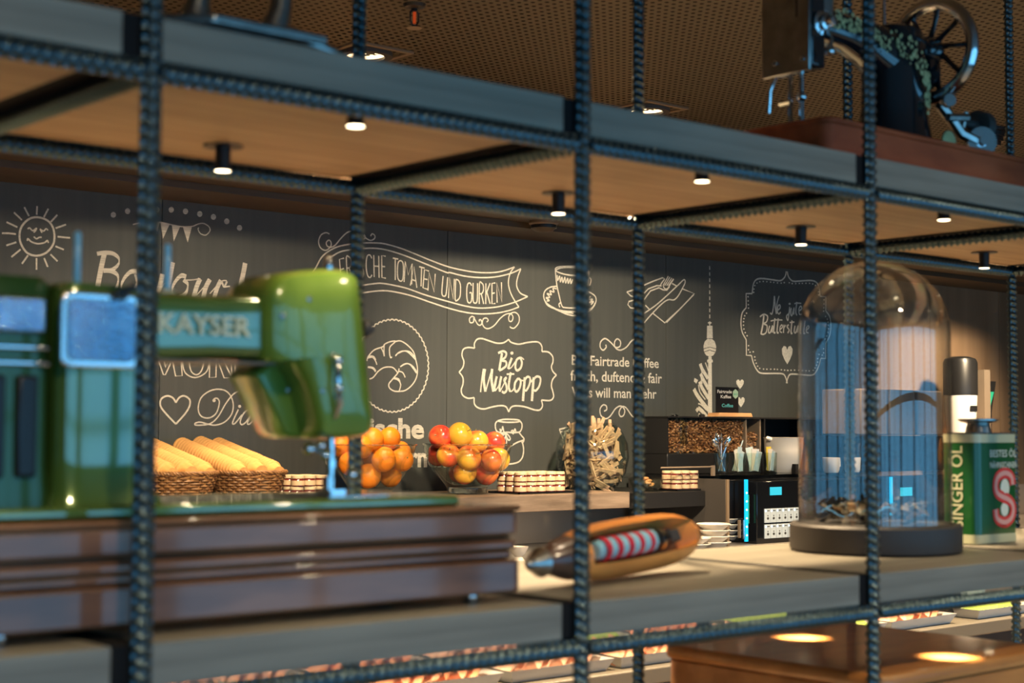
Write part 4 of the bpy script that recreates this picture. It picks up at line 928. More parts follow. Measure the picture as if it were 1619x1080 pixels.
# brown cabinet below
LB = ZT[2]+.0128+.0465
cabn = thing('wooden_box', 'polished cherry wood box with rounded edges under the middle board', 'box', (2.345, 1.74, LB))
MB().prism(rrect(2.085, 2.605, 1.50, 1.975, .03), LB, -.415, 'z').build('body', 'orangewood', cabn, world=True, bevel=.004)
MB().prism(rrect(2.078, 2.612, 1.493, 1.982, .034), -.4148, -.390, 'z').build('lid', 'orangewood', cabn, world=True, bevel=.010, seg=3)

# ================================================================ BUFFET BACK COUNTER
SZ = -.218                     # top of the display shelf
shf = thing('display_shelf', 'thick grey-brown oak display shelf along the chalkboard wall', 'shelf', (1.4, 4.07, SZ-.055))
MB().box(-1.2, 3.872, 3.83, 4.284, SZ-.055, SZ).build('board', 'wood_shelf', shf, world=True, bevel=.002)
tag(MB().box(-1.2, 3.86, 4.00, 4.012, SZ-.0615, SZ-.0552).build('added_shelf_light', 'lamp2', shf, world=True), 'slim warm light strip added under the shelf')
l_ = area((2.2, 4.006, SZ-.063), (radians(18), 0, 0), 3.2, .02, 7, WARM2, 'added_strip_light')  # unseen strip added to brighten the backsplash below
bsf = thing('black_shelf', 'thick black shelf to the left of the coffee machine', 'shelf', (4.12, 4.07, SZ-.06))
MB().box(3.93, 4.285, 3.85, 4.284, SZ-.062, SZ-.006).build('board', 'black', bsf, world=True, bevel=.002)
ctr = thing('back_counter', 'dark back counter along the wall carrying the coffee machine', 'counter', (3, 3.95, -H))
MB().box(-3.9, 8.8, 3.55, 4.28, -.45, -.42).build('worktop', 'ctop', ctr, world=True, bevel=.003)
x = -3.9
while x < 8.7:
    MB().box(x+.004, min(x+.80, 8.8)-.004, 3.60, 4.27, -H+.1, -.452).build('cabinet_front', 'darkgrey', ctr, world=True, bevel=.003); x += .80
MB().box(-3.9, 8.8, 3.66, 4.26, -H, -H+.098).build('plinth', 'black', ctr, world=True)

# ---- wicker baskets with stacked wafer cups
def basket(name, label, cx, cy, hx, hy):
    t = thing(name, label, 'basket', (cx, cy, SZ), group='wicker baskets of wafer cups')
    hgt = .088; mb = MB(); NS = 44; rows = 11
    def ring_pt(a, z, off):
        k = .80+.20*(z/hgt); e = 2.8; c_, s_ = cos(a), sin(a)
        x = (hx*k+off)*abs(c_)**(2/e)*(1 if c_ >= 0 else -1); y = (hy*k+off)*abs(s_)**(2/e)*(1 if s_ >= 0 else -1); return x, y
    for r in range(rows):
        z = .006+r*(hgt-.012)/(rows-1); pts = []
        for i in range(NS*3):
            a = 2*pi*i/(NS*3); off = .0032*sin(NS/2*a+(pi if r % 2 else 0)); x, y = ring_pt(a, z, off); back = max(0, y/hy)**2*.03
            pts.append((x, y, z*(1+back/hgt)+rnd.uniform(-.0006, .0006)))
        mb.tube(pts, .0032, 5, closed=True)
    for i in range(NS):
        a = 2*pi*(i+.5)/NS; pts = []
        for z in (.002, .03, .06, hgt):
            x, y = ring_pt(a, z, 0); back = max(0, y/hy)**2*.03; pts.append((x, y, z*(1+back/hgt)))
        mb.tube(pts, .0026, 4)
    w = mb.build('woven_body', 'wicker', t, fixn=False); w['kind'] = 'stuff'
    for ph in (0, 2.1, 4.2):
        pts = []
        for i in range(180):
            a = 2*pi*i/180; x, y = ring_pt(a, hgt, .0035*sin(26*a+ph)); back = max(0, y/hy)**2*.03; pts.append((x, y, hgt+back+.0035*cos(26*a+ph)))
        MB().tube(pts, .0036, 5, closed=True).build('rim_braid', 'wicker', t, fixn=False)
    MB().lathe([(.001, .004), (hx*.74, .004)], n=24, cap=False).xf(lambda v: Vector((v.x, v.y*hy/hx, v.z))).build('bottom', 'wicker', t)
    return t
cupm = MB().lathe([(.0215, 0), (.0215, .002), (.0245, .030), (.0288, .0315), (.0305, .0335), (.0305, .0385), (.0285, .0395), (.0265, .036), (.0205, .006), (.0005, .005)], n=20)
cup_first = None
def cupstack(p_front, p_back, n, label):
    global cup_first
    a = Vector(p_front); b = Vector(p_back); d = (b-a).normalized(); R = Vector((0, 0, 1)).rotation_difference(d)
    L = (b-a).length
    for k in range(n):
        p = a + d*(L*k/n) + Vector((rnd.uniform(-.0006, .0006), 0, rnd.uniform(-.0006, .0006)))
        if cup_first is None: cup_first = o = cupm.build('wafer_cup', 'wafer', fixn=True)
        else: o = cup_first.copy(); COL.objects.link(o)
        o.location = (p.x, p.y, p.z+H); o.rotation_mode = 'QUATERNION'; o.rotation_quaternion = R
        tag(o, label, 'wafer cup', label.replace('pale wafer cup nested in the ', '')+' of nested wafer cups')
for nm, cxp, side in (('left', 297, 0), ('right', 408, 1)):
    c0 = at(cxp, 770, Y=3.93); cx = c0.x
    basket('wicker_basket', 'brown wicker basket of wafer cups, %s of the two on the display shelf' % ('left one' if side == 0 else 'right one'), cx, 4.055, .112, .175)
    for k, (dx, top) in enumerate(((-.062, 0), (.002, .004), (.064, 0))):
        cupstack((cx+dx*.95, 3.915+.03*k*0, SZ+.083+top), (cx+dx*1.0-.01, 4.232, SZ+.152+top), 22, 'pale wafer cup nested in the %s stack of the %s basket' % (('left', 'middle', 'right')[k], nm))

# ---- glass bowls of fruit
def glassbowl(label, px_, y, r, h, group=None):
    cx = at(px_, 740, Y=y).x
    t = thing('glass_bowl', label, 'bowl', (cx, y, SZ), group=group)
    P = [(.001, .0), (.062, .0), (.066, .004), (.066, .018), (.078, .034), (r*.80, h*.50), (r*.93, h*.78), (r, h), (r-.0035, h+.0015), (r*.93-.0045, h*.78), (r*.80-.006, h*.52), (.072, .042), (.050, .030), (.001, .028)]
    MB().lathe(P, n=56, cap=False).build('bowl', 'glass', t)
    MB().lathe([(.001, .004), (.060, .004), (.063, .010), (.062, .022), (.001, .024)], n=48).build('thick_foot', 'solidglass', t)
    MB().tube([(r*cos(2*pi*i/64), r*sin(2*pi*i/64), h) for i in range(64)], .0022, 8, closed=True).build('rim', 'solidglass', t)
    return cx, y
def orange_mesh(): return MB().ball((0, 0, 0), .0385, 24, 16, sz=.93)
op = None
def fruit(kind, p, r, m, label, group, rot):
    nm = 'orange' if kind == 'o' else 'apple'
    t = thing(nm, label, nm, p, group=group); t.rotation_euler = rot
    if kind == 'o':
        MB().ball((0, 0, 0), r, 24, 16, sz=.93, f=lambda a: 1-.05*max(0, 1-a/.25)).build('peel', 'orange', t)
        MB().lathe([(.0032, r*.885), (.0028, r*.90), (.0005, r*.905)], n=6).build('stem_scar', 'orangegreen', t)
    else:
        MB().ball((0, 0, 0), r, 24, 18, sz=.95, f=lambda a: (1-.26*math.exp(-(a/.30)**2)-.14*math.exp(-((pi-a)/.28)**2))*(1+.05*cos(a))).build('skin', m, t)
        MB().tube([(0, 0, r*.66), (.002, .001, r*.85), (.006, .002, r*1.06)], [.0013, .0012, .0017], 6).build('stem', 'orangegreen', t)
    return t
cx, cy = glassbowl('clear glass bowl heaped with oranges behind the needle of the green machine', 588, 4.03, .142, .165, 'glass fruit bowls')
ORG = [(-.045,-.045,.068), (.035,-.052,.068), (.005,.035,.068), (-.085,-.005,.105), (-.055,.055,.110), (.06,.03,.105), (-.020,-.090,.120), (.055,-.085,.118), (.098,-.015,.140), (-.098,.03,.165), (-.02,-.005,.135), (-.085,-.062,.160), (-.040,.02,.208), (.035,-.045,.185), (.03,.045,.172), (-.045,-.06,.180)]
ow = ['lowest on the left', 'lowest on the right', 'lowest at the back', 'against the left glass', 'low at the back left', 'low at the right back', 'against the front glass', 'in front on the right glass', 'far right by the rim', 'leftmost by the rim at the back', 'in the core of the heap', 'by the left rim at the front', 'topmost of the heap behind the rear post', 'on top right of the heap with a bright glint', 'upper back right', 'upper front behind the post']
for k, p in enumerate(ORG): fruit('o', (cx+p[0], cy+p[1], SZ+p[2]), .0375 if k % 3 else .040, None, 'orange in the glass bowl, '+ow[k], 'oranges in the glass bowl', (rnd.uniform(0, 3), rnd.uniform(0, 3), rnd.uniform(0, 6)))
cx, cy = glassbowl('clear glass bowl heaped with red and yellow apples in the middle of the display shelf', 739, 4.03, .150, .165, 'glass fruit bowls')
APL = [(-.05,-.05,.072,'apple_mix'), (.04,-.055,.070,'apple_red'), (.0,.04,.070,'apple_red'), (-.105,-.03,.128,'apple_mix'), (-.058,-.075,.120,'apple_mix'), (.018,-.098,.112,'apple_red'), (.092,-.05,.115,'apple_mix'), (.07,.03,.118,'apple_dark'),
       (-.09,.045,.130,'apple_red'), (-.115,.0,.190,'apple_red'), (-.066,-.038,.196,'apple_yellow'), (.0,.03,.165,'apple_red'), (.008,-.035,.172,'apple_mix'), (.072,.035,.168,'apple_dark'), (.108,-.01,.170,'apple_red'), (-.012,.075,.178,'apple_dark')]
aw = ['low on the left', 'low in the front', 'lowest at the back', 'yellow and red, pressed on the left glass', 'large yellow and red, at the front left', 'streaky red, lowest against the front glass', 'small, with its eye showing at the right', 'dark red, in the right core', 'hidden at the left back', 'orange red, leftmost above the rim', 'yellow green with a stem pit, top left', 'red, in the core', 'orange yellow, topmost in the middle', 'dark crimson, between the middle and right ones', 'bright red, top right', 'dark red, peeking out at the back']
for k, p in enumerate(APL):
    rt = (radians(65), 0, radians(25)) if k == 10 else (radians(-70+20*k), radians(15*k), k*1.3)
    fruit('a', (cx+p[0], cy+p[1], SZ+p[2]), (.040, .043, .038)[k % 3] if k not in (12, 10) else .0425, p[3], 'apple in the glass bowl: '+aw[k], 'apples in the glass bowl', rt)

# ---- mini jam jars on black trays
jp = thing('jam_jar', 'x', 'jar', (0, 0, 0), group='x')
jb = MB().lathe([(.0195, 0), (.0212, .002), (.0212, .021), (.0185, .0245)], n=20).build('jam_filled_glass', 'jam', jp)
jl = MB().lathe([(.0206, .0248), (.0206, .0325), (.0196, .0335), (.0003, .0335)], n=20).build('lid', 'lid', jp)
jt = MB().lathe([(.02145, .004), (.02145, .0185)], n=20, cap=False).build('paper_label', 'label', jp)
jfirst = True
def jars(x0, y0, nx, ny, nz, z0, where, sticker=True, dz=.0345):
    global jfirst
    tg = thing('black_tray', 'flat black tray under the jam jars '+where, 'tray', (x0+(nx-1)*.0217, y0+(ny-1)*.0217, z0))
    MB().box(x0-.034, x0+(nx-1)*.0434+.034, y0-.032, y0+(ny-1)*.0434+.032, z0, z0+.004).build('plate', 'black', tg, world=True)
    a = MB()
    for bx_ in ((x0-.038, x0-.0345, y0-.036, y0+(ny-1)*.0434+.036), (x0+(nx-1)*.0434+.0345, x0+(nx-1)*.0434+.038, y0-.036, y0+(ny-1)*.0434+.036), (x0-.038, x0+(nx-1)*.0434+.038, y0-.036, y0-.0325), (x0-.038, x0+(nx-1)*.0434+.038, y0+(ny-1)*.0434+.0325, y0+(ny-1)*.0434+.036)): a.box(*bx_, z0+.001, z0+.007)
    a.build('raised_rim', 'blackgloss', tg, world=True)
    for kz in range(nz):
        for ky in range(ny):
            for kx in range(nx):
                lab = 'cream-lidded jam jar %s: %s layer, %s row, %s' % (where, ('lower', 'upper')[kz], ('front', 'second', 'rear')[min(ky, 2)], ('first', 'second', 'third', 'fourth', 'fifth')[kx])
                p = (x0+kx*.0434+rnd.uniform(-.0012, .0012), y0+ky*.0434+rnd.uniform(-.001, .001), z0+.0045+kz*dz)
                if jfirst: jp.location = (p[0], p[1], p[2]+H); jp['label'] = lab; jp['group'] = 'jam jars '+where; o = jp; jfirst = False
                else: o = dup(jp, [(jb, []), (jl, []), (jt, [])], p, (0, 0, rnd.uniform(0, 6)), lab); o['group'] = 'jam jars '+where
xj = at(823, 770, Y=3.92).x
jars(xj, 3.92, 5, 3, 2, SZ, 'beside the apple bowl')
xj = at(470, 780, Y=4.02).x
jars(xj, 4.02, 3, 3, 2, SZ, 'between the right basket and the oranges')
xj = 4.205
jars(xj-.01, 3.91, 3, 2, 2, SZ-.006, 'on the black shelf')

# ---- big ovoid glass jar of paper wrapped sugar sticks
jx, jy = at(936, 725, Y=4.07).x, 4.07
gj = thing('glass_jar', 'large egg-shaped clear glass jar full of sugar sticks', 'jar', (jx, jy, SZ))
Pj = [(.001, 0), (.075, 0), (.095, .015), (.122, .06), (.134, .115), (.130, .165), (.112, .205), (.088, .232), (.080, .240)]
Pj2 = [(max(.001, r-.004), max(.006, z)) for r, z in Pj][::-1]
MB().lathe(Pj+Pj2, n=56, cap=False).build('vessel', 'glass', gj)
stk0 = None; placed = 0
while placed < 290:
    z = rnd.uniform(.018, .205); R_ = .118*sqrt(max(0, 1-((z-.115)/.128)**2)); a = rnd.uniform(0, 2*pi); r = R_*(.45+.55*rnd.random())*.93
    if r < .02: continue
    p = Vector((r*cos(a), r*sin(a), z)); L_ = .029
    out = Vector((cos(a), sin(a), 0)); tang = Vector((-sin(a), cos(a), 0)); up = Vector((0, 0, 1))
    th = rnd.uniform(-1.0, 1.0) + (.6 if placed % 2 else -.4); d = (tang*cos(th)+up*sin(th)).normalized()
    e1, e2 = p+d*L_, p-d*L_
    ok = True
    for e in (e1, e2):
        zz = e.z; Rm = .125*sqrt(max(0, 1-((zz-.115)/.135)**2)) if .006 < zz < .26 else 0
        if hypot(e.x, e.y) > Rm: ok = False
    if not ok: continue
    if stk0 is None:
        mb = MB(); 
        for zz, w_, t2 in ((-.031, .0068, .0004), (-.026, .0062, .0024), (0, .0060, .0034), (.026, .0062, .0024), (.031, .0068, .0004)): mb.v += [(-w_, -t2, zz), (w_, -t2, zz), (w_, t2, zz), (-w_, t2, zz)]
        for j in range(4): mb.f += [(4*j+i, 4*j+(i+1) % 4, 4*j+4+(i+1) % 4, 4*j+4+i) for i in range(4)]
        mb.f += [(3, 2, 1, 0), (16, 17, 18, 19)]; mb.mi = [0]*len(mb.f)
        stk0 = o = mb.build('sugar_stick', 'paper', smooth=False)
    else: o = stk0.copy(); COL.objects.link(o)
    o.rotation_mode = 'QUATERNION'; q1 = up.rotation_difference(d)
    o.rotation_quaternion = q1; o.location = (jx+p.x, jy+p.y, SZ+p.z+H)
    tag(o, 'brown paper sugar stick inside the large egg-shaped glass jar', 'sugar stick', 'sugar sticks in the glass jar'); placed += 1

# ---- coffee corner
cmx = 4.285
gsh = thing('glass_shelf', 'thin glass shelf with a slim rail above the coffee machine', 'shelf', (4.7, 3.98, -.170))
MB().box(4.045, 6.1, 3.84, 4.27, -.178, -.170).build('pane', 'thinglass', gsh, world=True, bevel=.001)
MB().tube([(4.05, 3.85, -.137), (4.325, 3.85, -.137)], .003).build('rail', 'beige', gsh, world=True)
MB().box(4.320, 4.334, 3.845, 3.855, -.1698, -.132).build('rail_post', 'beige', gsh, world=True)
hop = thing('bean_hopper', 'black dispenser with a glass front full of coffee beans left of the sign', 'coffee dispenser', (4.577, 4.12, -.1698))
MB().box(4.306, 4.848, 4.06, 4.22, -.1698, -.092).build('base', 'black', hop, world=True, bevel=.002)
MB().box(4.300, 4.856, 4.045, 4.225, .044, .050).build('lid', 'black', hop, world=True, bevel=.001)
MB().box(4.308, 4.846, 4.198, 4.205, -.092, .044).build('back_plate', 'black', hop, world=True)
MB().box(4.310, 4.844, 4.060, 4.064, -.092, .044).build('glass_front', 'thinglass', hop, world=True)
for a in ((4.304, 4.310), (4.840, 4.848), (4.755, 4.761)): MB().box(a[0], a[1], 4.058, 4.20, -.092, .044).build('divider', 'beige' if a[0] > 4.7 else 'black', hop, world=True)
MB().box(4.375, 4.412, 4.054, 4.0595, -.055, .036).build('clear_clip', 'glass', hop, world=True, bevel=.002)
for sc_, (xa, xb, zt, mm, cnt) in enumerate(((4.314, 4.60, .040, 'bean', 900), (4.60, 4.752, .038, 'bean', 450), (4.765, 4.836, -.01, 'bean', 160))):
    mb = MB(); mb.m = 0
    for k in range(cnt):
        x = rnd.uniform(xa, xb); z = rnd.uniform(-.088, zt); y = rnd.uniform(4.068, 4.082)
        b_ = MB().ball((0, 0, 0), .0056, 7, 5, sx=.72, sy=.5).rot(rnd.uniform(0, 3), rnd.uniform(0, 3), rnd.uniform(0, 3), (x, y, z)); mb.m = k % 3 == 0
        mb.add(b_.v, b_.f)
    mb.mi = [int(i) for i in mb.mi]
    mb.box(xa, xb, 4.083, 4.19, -.09, zt-.004)
    mb.mi = [int(i) for i in mb.mi]
    mb.build('coffee_beans', ['bean', 'bean2'], hop, world=True, fixn=False)['kind'] = 'stuff'
for k_, x in enumerate((4.39, 4.545)): tag(MB().lathe([(.012, .0505), (.014, .056), (.006, .061), (.001, .062)], (x, 4.10, 0), n=16).build('lid_knob', 'chrome', hop, world=True), 'small chrome knob')
sg = thing('counter_sign', 'small black sign reading Fairtrade Kaffee Coffee in a wooden holder on the bean dispenser', 'sign', (4.705, 4.09, .050))
MB().prism([(4.600, .0502), (4.808, .0502), (4.800, .066), (4.610, .066)], 4.065, 4.125, 'y').build('wooden_holder', 'signwood', sg, world=True, bevel=.002)
MB().box(4.620, 4.752, 4.092, 4.096, .066, .168).build('card', 'signblack', sg, world=True)
mb = MB(); textfit(mb, 'Fairtrade', (4.626, 4.092, .144), (1, 0, 0), (0, 0, 1), (0, -1, 0), .085, .013, offset=.01); textfit(mb, 'Kaffee', (4.645, 4.092, .124), (1, 0, 0), (0, 0, 1), (0, -1, 0), .062, .013, offset=.01)
mb.build('white_lettering', 'signwhite', sg, world=True, smooth=False)
mb = MB(); textfit(mb, 'Coffee', (4.652, 4.092, .089), (1, 0, 0), (0, 0, 1), (0, -1, 0), .066, .013, offset=.01); mb.build('teal_lettering', 'signteal', sg, world=True, smooth=False)
mb = MB(); mb.prism([(4.732+.017*cos(pi/6+i*pi/3), .142+.019*sin(pi/6+i*pi/3)) for i in range(6)], 4.0895, 4.0918, 'y'); mb.build('hexagon_seal', 'signgreen', sg, world=True)
mb = MB(); textfit(mb, 'BIO', (4.721, 4.0895, .137), (1, 0, 0), (0, 0, 1), (0, -1, 0), .022, .008, offset=.012); mb.build('seal_lettering', 'teal', sg, world=True, smooth=False)
hb = thing('open_black_cabinet', 'black open cabinet box right of the bean dispenser', 'cabinet', (5.02, 4.15, -.1698))
for a in ((4.870, 5.30, 4.06, 4.28, .044, .050), (4.870, 4.878, 4.06, 4.28, -.1698, .0438), (5.292, 5.30, 4.06, 4.28, -.1698, .0438), (4.879, 5.291, 4.272, 4.28, -.1698, .0438)): MB().box(*a).build('panel', 'black', hb, world=True)
# tumblers with spoons, sachets
def tumbler(px_, y, label, w=.030, h=.082):
    x = at(px_, 740, Y=y).x
    t = thing('tumbler', label, 'glass', (x, y, -.170), group='tumblers on the glass shelf')
    MB().lathe([(.001, 0), (w*.82, 0), (w*.88, .004), (w, h), (w-.002, h), (w*.82, .014), (.001, .013)], n=10, cap=False).build('glass', 'glass', t)
    return x, y
ts = [(1141, 'tumbler full of steel teaspoons, leftmost on the glass shelf'), (1168, 'tumbler of blue white sachets, second from the left'), (1192, 'tumbler with pale sachets, third from the left'), (1217, 'tumbler with tea sachets, rightmost by the white jug')]
for k, (p_, lb) in enumerate(ts):
    x, y = tumbler(p_, 3.88, lb)
    if k == 0:
        for j in range(8):
            a = j*.8; e = Vector((x+.034*cos(a), y+.026*sin(a), -.170+.135+.012*(j % 3))); s_ = Vector((x-.012*cos(a), y-.012*sin(a), -.154))
            t = thing('teaspoon', 'steel teaspoon standing bowl up in the leftmost tumbler', 'spoon', s_, group='teaspoons in the leftmost tumbler')
            MB().tube([s_, s_+(e-s_)*.75], [.0016, .0022], 6).build('handle', 'chrome', t, world=True)
            d = (e-s_).normalized(); o = MB().ball((0, 0, 0), .017, 12, 8, sx=.62, sy=.25).rot(0, 0, a, (0, 0, 0)); o.xf(lambda v: Vector((0, 0, 1)).rotation_difference(d) @ v + s_+(e-s_)*.88); o.build('spoon_bowl', 'chrome', t, world=True)
    else:
        for j in range(5):
            a = rnd.uniform(-.25, .25); mb = MB().box(-.016, .016, -.0012, .0012, 0, .075+.008*(j % 3)).rot(a*.6, a, rnd.uniform(-.4, .4), (x+.003*(j-2), y-.014+.007*j, -.156))
            o = mb.build('sachet', ('bluepaper', 'white', 'yellow' if k == 3 else 'bluepaper')[j % 3]); tag(o, 'paper sachet standing in the %s tumbler' % ('second', 'third', 'rightmost')[k-1], 'sachet', 'sachets in the %s tumbler' % ('second', 'third', 'rightmost')[k-1])
o = tag(MB().box(-.002, .002, -.0015, .0015, 0, .13).rot(0, radians(28), 0, (at(1158, 740, Y=3.9).x, 3.90, -.155)).build('stirrer', 'bluepaper'), 'blue stirring stick leaning out of the tumblers', 'stirrer')
jug = thing('white_jug', 'white porcelain jug behind the rightmost tumbler', 'jug', (4.93, 4.01, -.170))
MB().lathe([(.001, 0), (.052, 0), (.066, .02), (.078, .09), (.080, .135), (.083, .140), (.076, .139), (.073, .09), (.05, .02), (.001, .012)], n=32, cap=False).build('body', 'white', jug)
MB().tube([(-.082, 0, .132), (-.10, 0, .138), (-.104, 0, .134)], [.010, .007, .004], 10).build('spout', 'white', jug)
MB().tube([(.076, 0, .11), (.105, 0, .11), (.110, 0, .07), (.074, 0, .045)], .006).build('handle', 'white', jug)
# bowl on the black shelf under glass
gb = thing('glass_bowl', 'small glass bowl of brown cookies in the shade of the black shelf', 'bowl', (4.10, 3.97, SZ-.006))
MB().lathe([(.001, 0), (.04, 0), (.055, .012), (.062, .042), (.060, .042), (.052, .014), (.001, .004)], n=32, cap=False).build('bowl', 'glass', gb)
for k in range(7): tag(MB().ball((4.10+rnd.uniform(-.02, .02), 3.97+rnd.uniform(-.02, .02), SZ+.014+.004*k), .013, 10, 8, sz=.5).build('cookie', 'bean2'), 'brown cookie in the small glass bowl', 'cookie', 'cookies in the small glass bowl')
# coffee machine
cm = thing('coffee_machine', 'black coffee machine with blue light strip, display and button panel', 'coffee machine', (4.68, 3.95, -.42))
MB().box(4.300, 5.08, 3.86, 4.25, -.4198, -.186).build('body', 'blackgloss', cm, world=True, bevel=.003)
MB().box(4.288, 4.298, 3.756, 4.25, -.4198, -.180).build('side_panel', 'darkgrey', cm, world=True, bevel=.001)
tag(MB().box(4.288, 4.298, 3.745, 3.755, -.4198, -.180).build('side_edge', 'trim', cm, world=True, bevel=.001), 'brushed metal front edge of the side panel')
dr = MB().box(4.455, 5.08, 3.750, 3.858, -.4198, -.190).build('front_panel', 'blackgloss', cm, world=True, bevel=.003)
led = MB().box(4.410, 4.424, 3.765, 3.772, -.410, -.183).build('light_strip', 'led', cm, world=True)
for k in range(6): MB().lathe([(.0032, 0), (.0032, .0015), (.0005, .002)], n=10).rot(radians(90), 0, 0, (4.416, 3.765, -.232-.031*k)).build('diode', 'leddot', led, world=True)
MB().box(4.432, 4.442, 3.775, 3.782, -.345, -.240).build('acrylic_bar', 'teal', cm, world=True)
MB().tube([(4.392, 3.76, -.330), (4.392, 3.76, -.400)], .005).build('steam_spout', 'chrome', cm, world=True)
MB().box(4.377, 4.383, 3.765, 3.775, -.395, -.330).build('spout_bracket', 'beige', cm, world=True)
MB().box(4.530, 4.595, 3.7470, 3.7497, -.243, -.213).build('display', 'lcd', dr, world=True)
for r in range(2):
    for q_ in range(6):
        x = 4.496+q_*.0335; z = -.292-r*.058
        b_ = MB().box(x, x+.0315, 3.7465, 3.7497, z-.052, z).build('button', 'button', cm, world=True, bevel=.0008)
        MB().lathe([(.0036, 0), (.0030, .001), (.0002, .001)], n=10).rot(radians(90), 0, 0, (x+.006, 3.7464, z-.008)).build('button_lamp', 'leddot', b_, world=True)
        MB().box(x+.011, x+.028, 3.7458, 3.7464, z-.009, z-.006).ball((x+.018, 3.7464, z-.036), .0062, 10, 6, sy=.08, sz=.8).box(x+.015, x+.020, 3.7458, 3.7464, z-.028, z-.024).build('button_icon', 'icon', b_, world=True)
MB().tube([(4.34, 3.84, -.186), (4.34, 3.83, -.21), (4.352, 3.83, -.222)], .0035).tube([(4.365, 3.84, -.186), (4.365, 3.83, -.215)], .0035).build('pipes', 'chrome', cm, world=True)
MB().box(4.905, 4.925, 3.93, 3.95, -.170, -.135).build('tap', 'black', cm, world=True)
# second machine seen through the dome
cm2 = thing('coffee_machine', 'second coffee machine with beige bean hoppers seen through the glass dome', 'coffee machine', (5.62, 3.98, -.42))
MB().box(5.22, 6.02, 3.80, 4.25, -.4198, -.186).build('body', 'blackgloss', cm2, world=True, bevel=.003)
for k in range(3): MB().box(5.24+.20*k, 5.42+.20*k, 3.86, 4.06, -.02, .17).build('hopper', 'beige', cm2, world=True, bevel=.006)
MB().box(5.23, 5.85, 3.85, 4.10, -.1698, -.022).build('hopper_base', 'blackgloss', cm2, world=True, bevel=.004)
MB().box(5.42, 5.50, 3.7965, 3.7997, -.27, -.235).build('display', 'lcd', cm2, world=True)
for k, (p_, lb) in enumerate(((1338, 'white mug seen through the dome, left one'), (1372, 'white mug seen through the dome, right one'))):
    x = at(p_, 700, Y=3.815).x; t = thing('mug', lb, 'mug', (x, 3.89, -.170), group='white mugs behind the dome')
    MB().lathe([(.001, 0), (.028, 0), (.033, .01), (.036, .06), (.034, .06), (.03, .012), (.001, .008)], n=28, cap=False).build('cup', 'white', t)
    MB().tube([(.034, 0, .05), (.055, 0, .05), (.056, 0, .025), (.033, 0, .018)], .004).build('handle', 'white', t)
MB().box(5.34, 5.355, 3.79, 3.797, -.41, -.19).build('light_strip', 'led', cm2, world=True)
# saucers and a cup
sa = None
def saucers(px_, y, n, where):
    global sa
    x = at(px_, 866, Y=y).x
    for k in range(n):
        lab = 'white scalloped bowl %s, %s of its stack' % (where, ('lowest', 'second', 'third', 'topmost')[k] if n > 1 else 'standing alone')
        if sa is None:
            sa = thing('white_bowl', lab, 'bowl', (x, y, -.42), group='stacked white bowls')
            sa_b = MB().lathe([(.001, 0), (.030, 0), (.034, .003), (.050, .016), (.062, .024), (.060, .026), (.046, .018), (.030, .006), (.001, .005)], n=32, cap=False).xf(lambda v: Vector((v.x*(1+.05*cos(8*atan2(v.y, v.x))*(hypot(v.x, v.y)/.06)**3), v.y, v.z))).build('bowl', 'white', sa)
            saucers.b = sa_b
        else: dup(sa, [(saucers.b, [])], (x+rnd.uniform(-.003, .003), y, -.42+k*.021), (0, 0, k*.4), lab)
saucers(1128, 3.70, 4, 'beside the coffee machine'); saucers(1096, 3.68, 2, 'left of the taller stack'); saucers(1146, 3.90, 4, 'at the back by the machine side')
wc_ = thing('white_egg_cup', 'small white egg cup between the walnut case and the shuttle tip', 'cup', (at(820, 885, Y=3.75).x, 3.75, -.42))
MB().lathe([(.001, 0), (.020, 0), (.012, .012), (.022, .022), (.032, .045), (.029, .045), (.02, .026), (.001, .018)], n=24, cap=False).build('cup', 'white', wc_)
# takeaway cup dispenser at the right
tw = thing('cup_dispenser', 'tall black tube dispenser with white takeaway cups below it, right of the dome', 'dispenser', (6.30, 4.08, -.42))
MB().lathe([(.078, 0), (.078, .15), (.070, .168), (.04, .178), (.001, .18)], (6.30, 4.08, .165), n=40).build('tube', 'black', tw, world=True)
MB().box(6.42, 6.47, 4.03, 4.13, -.4198, .285).build('side_rail', 'beige', tw, world=True)
MB().lathe([(.085, -.4198), (.085, -.30)], (6.30, 4.08, 0), n=32).build('foot', 'black', tw, world=True)
pc = thing('paper_cup_stack', 'white takeaway cup with printed lettering hanging under the black tube', 'cup', (6.30, 4.08, -.12))
MB().lathe([(.058, -.18), (.060, -.10), (.076, .164)], (6.30, 4.08, 0), n=40).build('cup', 'white', pc, world=True)
mb = MB()
for j, (w_, z_) in enumerate(((.045, .12), (.05, .105), (.048, .09), (.03, .07), (.035, .03))): mb.box(6.30+.02, 6.30+.02+w_, 3.998, 4.0, z_-.004, z_+.004)
pc2 = MB()
pc2.lathe([(.0765, .115), (.0758, .09)], (6.30, 4.08, 0), n=60, cap=False); pc2.f = [f for i, f in enumerate(pc2.f) if 40 < i < 48]; pc2.mi = [0]*len(pc2.f)
pc2.build('printed_band', 'black', pc, world=True)
fl = thing('carton', 'black and green pointed carton beside the takeaway cups', 'carton', (6.56, 4.12, -.42))
MB().prism([(6.49, -.4198), (6.55, -.4198), (6.56, .09), (6.60, .235), (6.50, .235)], 4.08, 4.16, 'y').build('carton', 'black', fl, world=True)
MB().prism([(6.505, .10), (6.535, .10), (6.575, .185), (6.505, .185)], 4.076, 4.0798, 'y').build('green_print', 'teal', fl, world=True)

